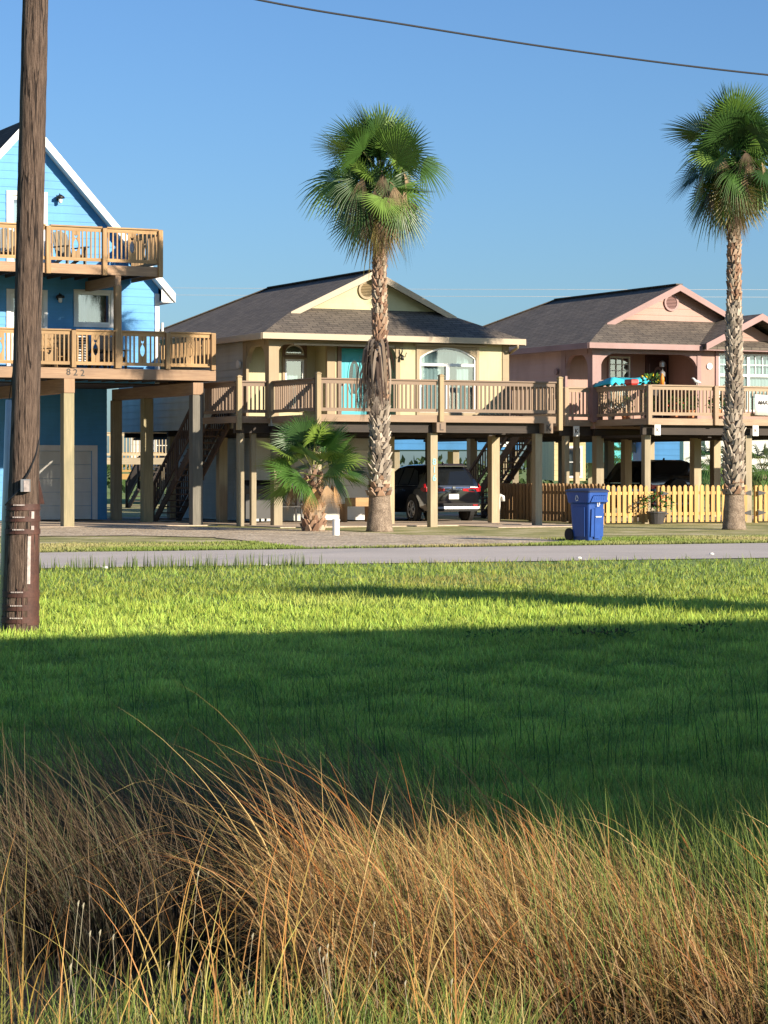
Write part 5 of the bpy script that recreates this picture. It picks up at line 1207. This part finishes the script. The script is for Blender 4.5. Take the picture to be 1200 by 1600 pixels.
def bush_palm(x, y, H, label, seed, s=1.0):
    random.seed(seed); P = empty('background_palm', (x, y, 0), 0, label, 'palm', 'small palms far behind the fence')
    t = MB(); t.tube([(0,0,0),(.02,0,H*.5),(0,0,H)], [.22,.17,.13], 12); t.build('trunk', M['trunk'], P, smooth=True)
    g = MB(); cl = []
    for i in range(24):
        f = (i+.5)/24; az = i*2.39996; el = math.radians(80-115*f); d = Vector((math.cos(az)*math.cos(el), math.sin(az)*math.cos(el), math.sin(el))); p0 = Vector((0,0,H)); hub = p0+d*.8*s
        fan_leaf(g, cl, hub, (d+Vector((0,0,-.3-.4*f))).normalized(), Vector((0,0,1)) if abs(d.z) < .9 else Vector((1,0,.2)), .95*s, 18, math.radians(85), .5, random.choice(GREENS+[(.16,.2,.06)]), pet=p0, petcol=(.3,.25,.1))
    o = g.build('crown', M['leaf'], P); setcol(o, cl)
for k, (px, Y, H, lab) in enumerate(((1110, 108, 1.7, 'small palm behind the fence, just left of the tall right palm trunk'), (1192, 96, 1.5, 'bushy palm behind the fence at the right edge'), (975, 122, 2.0, 'small palm in front of the turquoise far house'))):
    p = at(px, HY, Y); bush_palm(p.x, Y, H, lab, 40+k, .85)
random.seed(77)
for k, (px0, px1, Y, h_, lab) in enumerate(((-80, 210, 150, 2.4, 'dark hedge line far behind the blue house'), (240, 620, 158, 2.6, 'dark hedge line far behind the cream house store'), (640, 1400, 165, 2.4, 'dark hedge line far behind the pink carport'))):
    a = at(px0, HY, Y); b = at(px1, HY, Y); hb = MB(); cl = []
    n_ = int((b.x-a.x)/1.1)
    for i in range(n_):
        x = a.x+(b.x-a.x)*i/n_; cl += leafclump(hb, (x, Y+random.uniform(-1,1), h_*.45*random.uniform(.8,1.1)), (1.2,1.2,h_*.5), 70, .6, [(.03,.06,.02),(.05,.09,.025),(.08,.11,.04)])
    o = hb.build('hedge', M['dead']); setcol(o, cl); tag(o, lab, 'hedge')

# ------------------------------------------------------------------ what shades the near lawn: a raised house shaped for its shadow, and a palm, on the photographer's side, out of frame
NA = math.radians(20.0)
NH = empty('unseen_house', (0,0,0), NA, 'unseen raised house shaped to shade the near lawn, right of the photographer', 'house')
m = MB(); m.box(7.0,33,-1,5,3.64,6.2); m.build('wall', M['cream'], NH)
m = MB(); s_ = (7.75-6.2)/3.4
for sg in (-1,1): m.prism([(6.6,2+sg*3.5,6.2-.02),(33.4,2+sg*3.5,6.18),(33.4,2,7.75),(6.6,2,7.75)], (0,0,.12))
m.build('roof', M['shingle_tan'], NH, fixn=True)
m = MB(); m.prism([(7.0,-1,6.2),(7.0,5,6.2),(7.0,2,7.6)], (.1,0,0)); m.prism([(33,-1,6.2),(33,5,6.2),(33,2,7.6)], (-.1,0,0)); m.build('gable', M['cream'], NH, fixn=True)
for x in range(8, 34, 5):
    for y in (-.7, 4.7): post(NH, x, y, 0, 3.63, .3, M['post_tan'])
pw = tall_palm(20.2, 13.9, 8.7, 'tall fan palm on the near side of the road, right of the photographer', 55, zr=(1.25,.6))

# ------------------------------------------------------------------ lawn and tall grass
def blades(name, X, Y, Z0, Hh, Wd, lean, curl, az, colbase, coltip, segs, mat, label, yaw=None):
    """ribbons: root (X,Y,Z0), height, width, lean (side displacement / height), curl exponent; az = bend direction"""
    n = len(X); k = segs+1
    t = np.linspace(0, 1, k)[None, :]
    ph = lean[:, None]*(t**curl[:, None]); seg = Hh[:, None]/segs      # the blade turns over by 'lean' radians along its length
    sx_ = np.concatenate([np.zeros((n, 1)), np.cumsum(np.sin((ph[:, 1:]+ph[:, :-1])/2)*seg, 1)], 1)
    sz_ = np.concatenate([np.zeros((n, 1)), np.cumsum(np.cos((ph[:, 1:]+ph[:, :-1])/2)*seg, 1)], 1)
    px = X[:, None] + np.cos(az)[:, None]*sx_; py = Y[:, None] + np.sin(az)[:, None]*sx_
    pz = Z0 + sz_
    ya = rng.uniform(-.9, .9, n) if yaw is None else yaw
    w = Wd[:, None]*(1-t**1.6)*.5 + 1e-5
    wx, wy = np.cos(ya)[:, None]*w, np.sin(ya)[:, None]*w
    V = np.empty((n, k, 2, 3), np.float32)
    V[:, :, 0, 0] = px-wx; V[:, :, 0, 1] = py-wy; V[:, :, 0, 2] = pz
    V[:, :, 1, 0] = px+wx; V[:, :, 1, 1] = py+wy; V[:, :, 1, 2] = pz
    tc = t**(1.7 if segs > 3 else 1.0)  # tall blades stay dark low down: brown bases plus painted shade between stems
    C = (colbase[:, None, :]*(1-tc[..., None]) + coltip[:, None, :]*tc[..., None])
    C = np.repeat(C[:, :, None, :], 2, 2)
    if segs == 1:   # one triangle each
        V = np.concatenate([V[:, 0], V[:, 1, :1]], 1).reshape(-1, 3); C = np.concatenate([C[:, 0], C[:, 1, :1]], 1).reshape(-1, 3)
        nf = n; vpf = 3; loops = np.arange(n*3)
    else:
        V = V.reshape(-1, 3); C = C.reshape(-1, 3); b = (np.arange(n)*k*2)[:, None]+(np.arange(segs)*2)[None, :]
        loops = np.stack([b, b+1, b+3, b+2], -1).reshape(-1); nf = n*segs; vpf = 4
    me = bpy.data.meshes.new(name); me.vertices.add(len(V)); me.vertices.foreach_set('co', V.ravel().astype(np.float32))
    me.loops.add(len(loops)); me.loops.foreach_set('vertex_index', loops.astype(np.int32).ravel())
    me.polygons.add(nf); me.polygons.foreach_set('loop_start', np.arange(nf, dtype=np.int32)*vpf)
    me.update(calc_edges=True); me.polygons.foreach_set('use_smooth', np.ones(nf, bool))
    ca = me.color_attributes.new('col', 'FLOAT_COLOR', 'POINT'); cc = np.ones((len(C), 4), np.float32); cc[:, :3] = np.clip(C, 0.004, 1); ca.data.foreach_set('color', cc.ravel())
    me.materials.append(mat); o = bpy.data.objects.new(name, me); COL.objects.link(o); tag(o, label, 'grass', kind='stuff'); return o
def fieldnoise(x, y, s, seed):
    r = np.random.default_rng(seed); v = 0
    for i in range(7):
        a = r.uniform(0, 2*np.pi); f = s*r.uniform(.5, 2.2); v = v + np.sin((x*np.cos(a)+y*np.sin(a))*f + r.uniform(0, 6.28))
    return v/7*1.9
def vary(base, n, amt=.2, hue=.08):
    b = np.array(base)[None, :]*np.ones((n, 1)); k = 1+rng.uniform(-amt, amt, (n, 1)); return b*k*(1+rng.uniform(-hue, hue, (n, 3)))
road_near = lambda x: n0[1] + (x-n0[0])*(n1[1]-n0[1])/(n1[0]-n0[0])
# mown lawn, sampled evenly over what can be seen
n = 520000
py = rng.uniform(0, 1, n)**.8*(1380-875)+875; Yg = F*EYE/(py-HY); Xg = rng.uniform(-1, 1, n)*Yg*.205
ok = (Yg < road_near(Xg)+.1) & (Yg > 8.2); Xg, Yg = Xg[ok], Yg[ok]; n = len(Xg)
f1 = fieldnoise(Xg, Yg, 1.1, 3); f2 = fieldnoise(Xg, Yg, 4, 4)
sc_ = (Yg/20)
Hh = rng.uniform(.035, .085, n)*(1+.55*np.clip(f2, -1, 1))*np.clip(sc_, .8, 1.15)*(1+.6*(rng.random(n) < .03)); Wd = rng.uniform(.006, .012, n)*np.clip(Yg/14, 1, 1.9)
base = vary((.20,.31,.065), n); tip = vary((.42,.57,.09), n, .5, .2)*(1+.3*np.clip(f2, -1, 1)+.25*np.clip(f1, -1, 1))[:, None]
dry = np.clip((f1-.25)*1.6, 0, 1)[:, None]*np.clip((Yg-22)/12, 0.1, 1)[:, None]; tip = tip*(1-dry) + vary((.50,.44,.14), n, .25)*dry
yb = np.clip(1-np.abs(Yg-27)/7, 0, 1)[:, None]*.35; tip = tip*(1-yb) + vary((.66,.68,.06), n, .25)*yb
far_ = np.clip((Yg-29.3-.6*f1)/1.2, 0, 1)[:, None]; tip = tip*(1-far_)+tip*np.array([[.82,.66,.62]])*far_   # coarser olive turf nearer the road
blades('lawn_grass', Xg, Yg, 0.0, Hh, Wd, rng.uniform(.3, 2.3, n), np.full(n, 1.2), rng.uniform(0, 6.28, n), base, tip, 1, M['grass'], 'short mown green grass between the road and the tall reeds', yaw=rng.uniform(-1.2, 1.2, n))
# taller tufts along the road edge and thin dark stems standing in the lawn
n = 600; Xg = np.where(rng.random(n) < .75, rng.normal(-3.0, 1.6, n), rng.uniform(-7, 7, n)); Yg = road_near(Xg) - rng.uniform(.1, 1.6, n)
blades('roadside_grass', Xg, Yg, 0, rng.uniform(.05, .30, n)*np.where(Xg < -1, 1, .5), rng.uniform(.010, .018, n), rng.uniform(0, .5, n), np.full(n, 2.0), rng.uniform(0, 6.28, n), vary((.04,.07,.015), n), vary((.16,.22,.05), n), 3, M['grass'], 'taller wispy grass along the near edge of the road')
n = 1000; Yg = rng.uniform(9.0, 17.5, n); Xg = rng.uniform(-1, 1, n)*Yg*.2
keep = fieldnoise(Xg, Yg, 1.6, 9) > rng.uniform(-.7, .9, n); Xg, Yg = Xg[keep], Yg[keep]; n = len(Xg)
blades('rush_stems', Xg, Yg, 0, rng.uniform(.22, .62, n)*np.clip(1.55-Yg/20, .5, 1.1), rng.uniform(.0035, .006, n), rng.uniform(.1, 1.2, n), np.full(n, 1.6), rng.normal(PI, 1.3, n), vary((.04,.09,.02), n), vary((.10,.20,.05), n), 4, M['grass'], 'thin dark green rush stems standing in the shaded lawn')
# verge grass beyond the road
n = 120000; tt = rng.uniform(-.9, 1.9, n); kk = rng.random(n)**1.3*4.2 + .15
Xg = f0[0]+(f1_x := (8.3-f0[0]))*tt + vb.x*kk; Yg = f0[1]+(52.0-f0[1])*tt + vb.y*kk
pxx = CX+Xg/Yg*F; pyy = HY+EYE/Yg*F
gravel_hi = np.interp(pxx, [-200,200,400,520,640,780,890,1300], [822,823,828,836,838,840,848,846]); gravel_lo = np.interp(pxx, [-200,200,400,480,640,820,890,1300], [841,838,848,858,855,852,848,846])
keep = ((pyy > gravel_lo+.5) | (pyy < gravel_hi-.5)) & (fieldnoise(Xg, Yg, 1.5, 12) > rng.uniform(-1.8, .7, n)) & (pyy > 816)
keep &= ~((pxx > 596) & (pxx < 850) & (pyy < 824)); keep &= ~((pxx < 330) & (pyy < 838))
Xg, Yg = Xg[keep], Yg[keep]; n = len(Xg); dr = (fieldnoise(Xg, Yg, .9, 14)*.5+.35)[:, None].clip(0, 1)
blades('verge_grass', Xg, Yg, .012, rng.uniform(.03, .075, n), rng.uniform(.02, .035, n), rng.uniform(.1, .8, n), np.full(n, 1.2), rng.uniform(0, 6.28, n), vary((.06,.08,.02), n), vary((.26,.36,.06), n)*(1-dr)+vary((.58,.48,.22), n)*dr, 1, M['grass'], 'patchy short grass on the verge beyond the road')

# tall dry grass in the foreground
def reeds(name, n, xr, yr, hr, wr, leanr, curlr, azm, azs, cb, ct, label, segs=8, patch=None, clump=None, hscale=None):
    if clump:
        nc = n//clump; cx_ = rng.uniform(*xr, nc); cy_ = rng.uniform(*yr, nc); Xg = np.repeat(cx_, clump)+rng.normal(0, .045, nc*clump); Yg = np.repeat(cy_, clump)+rng.normal(0, .045, nc*clump); caz = np.repeat(rng.normal(0, .25, nc), clump)
        chh = np.repeat(rng.uniform(.8, 1.15, nc), clump)
    else: Xg = rng.uniform(*xr, n); Yg = rng.uniform(*yr, n); caz = 0; chh = 1
    n = len(Xg)
    Xg = Xg*Yg/7.5      # spread the stand with distance so that it keeps its borders along the ditch
    m = np.ones(n, bool)
    if patch is not None: m = patch(Xg, Yg)
    Hh = rng.uniform(*hr, n)*chh*(hscale(Xg, Yg) if hscale else 1); az = rng.normal(azm, azs, n)+caz
    a = [v[m] for v in (Xg, Yg, Hh, rng.uniform(*wr, n), rng.uniform(*leanr, n), rng.uniform(*curlr, n), az)]
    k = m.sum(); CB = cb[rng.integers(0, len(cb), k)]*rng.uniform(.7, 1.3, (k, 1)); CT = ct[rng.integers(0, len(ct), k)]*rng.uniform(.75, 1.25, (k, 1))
    return blades(name, a[0], a[1], 0, a[2], a[3], a[4], a[5], a[6], CB, CT, segs, M['grass'], label)
A_ = np.array
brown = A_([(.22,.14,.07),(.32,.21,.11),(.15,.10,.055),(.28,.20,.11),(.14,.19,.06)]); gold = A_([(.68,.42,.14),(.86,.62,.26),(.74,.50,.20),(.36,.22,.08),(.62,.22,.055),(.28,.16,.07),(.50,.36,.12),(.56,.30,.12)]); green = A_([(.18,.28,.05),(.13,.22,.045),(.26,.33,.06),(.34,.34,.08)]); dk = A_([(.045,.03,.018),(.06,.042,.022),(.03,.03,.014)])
px_ = lambda X, Y: CX+X/Y*F
def fall(X, Y, a=.45): return np.clip(1.0-(px_(X, Y)-560)/640*a, .45, 1.0)
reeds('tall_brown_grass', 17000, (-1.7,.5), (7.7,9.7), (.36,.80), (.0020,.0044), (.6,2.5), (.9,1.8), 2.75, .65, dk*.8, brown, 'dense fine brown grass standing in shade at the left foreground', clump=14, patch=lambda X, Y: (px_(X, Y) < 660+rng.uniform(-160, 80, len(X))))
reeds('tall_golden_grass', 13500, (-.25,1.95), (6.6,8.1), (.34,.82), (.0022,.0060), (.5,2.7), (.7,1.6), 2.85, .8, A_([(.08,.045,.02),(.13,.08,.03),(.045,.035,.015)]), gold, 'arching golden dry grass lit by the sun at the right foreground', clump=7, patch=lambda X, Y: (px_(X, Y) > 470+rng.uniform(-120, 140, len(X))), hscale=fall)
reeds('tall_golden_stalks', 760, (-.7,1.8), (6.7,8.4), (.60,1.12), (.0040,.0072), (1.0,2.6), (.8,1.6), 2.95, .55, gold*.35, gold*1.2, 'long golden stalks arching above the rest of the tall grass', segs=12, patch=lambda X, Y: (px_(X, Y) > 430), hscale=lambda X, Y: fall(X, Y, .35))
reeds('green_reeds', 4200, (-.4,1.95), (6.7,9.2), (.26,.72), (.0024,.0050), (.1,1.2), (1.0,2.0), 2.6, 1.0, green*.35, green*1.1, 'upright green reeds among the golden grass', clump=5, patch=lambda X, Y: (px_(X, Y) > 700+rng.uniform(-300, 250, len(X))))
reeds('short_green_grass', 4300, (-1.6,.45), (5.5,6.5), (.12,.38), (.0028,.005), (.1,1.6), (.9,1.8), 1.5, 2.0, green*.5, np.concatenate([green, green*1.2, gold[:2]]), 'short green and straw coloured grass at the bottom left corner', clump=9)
reeds('orange_stalks', 150, (-1.6,.3), (5.7,6.7), (.38,.78), (.004,.0062), (.1,1.7), (1.0,2.2), 1.5, 1.9, A_([(.30,.28,.06),(.35,.2,.06)]), A_([(.62,.24,.07),(.50,.42,.12),(.66,.34,.12)]), 'scattered orange and straw stalks rising at the left foreground', segs=10)
reeds('straw_litter', 4200, (-1.7,1.9), (5.6,8.3), (.06,.2), (.003,.005), (.5,2.6), (1.0,1.8), 2.6, 1.6, dk, brown*.7, 'low tangle of dead brown straw under the tall grass', segs=4)
seeds = MB(); random.seed(9)
for i in range(22):
    x = random.uniform(-.8,.3); y = random.uniform(6.0,6.6); z = random.uniform(.24,.52); tx = random.uniform(-.03,.03); seeds.tube([(x,y,z-.008),(x,y,z),(x+.003,y,z+.008)], [.0012,.0028,.001], 5)
    seeds.tube([(x,y,z-.008),(x+tx,y,z*.5),(x+tx*2.5,y+.05,0)], .0005, 3)
tag(seeds.build('seed_heads', plain('seed_straw', (.40,.36,.25), .8), None), 'tiny pale seed heads on thin stems above the short foreground grass', 'grass', kind='stuff')
cl = []; wd = MB(); random.seed(3)
for (px, py, R) in ((800,1000,.5),(880,998,.55),(925,1000,.4),(960,996,.25),(1105,988,.3),(1080,995,.3)):
    p = gnd(px, py); cl += leafclump(wd, (p.x, p.y, .04), (R, R*.9, .04), 90, .05, [(.06,.13,.03),(.10,.18,.05),(.13,.10,.05)])
o = wd.build('clover_patch', M['dead']); setcol(o, cl); tag(o, 'low dark leafy weeds spreading in the shaded lawn on the right', 'weeds', kind='stuff')
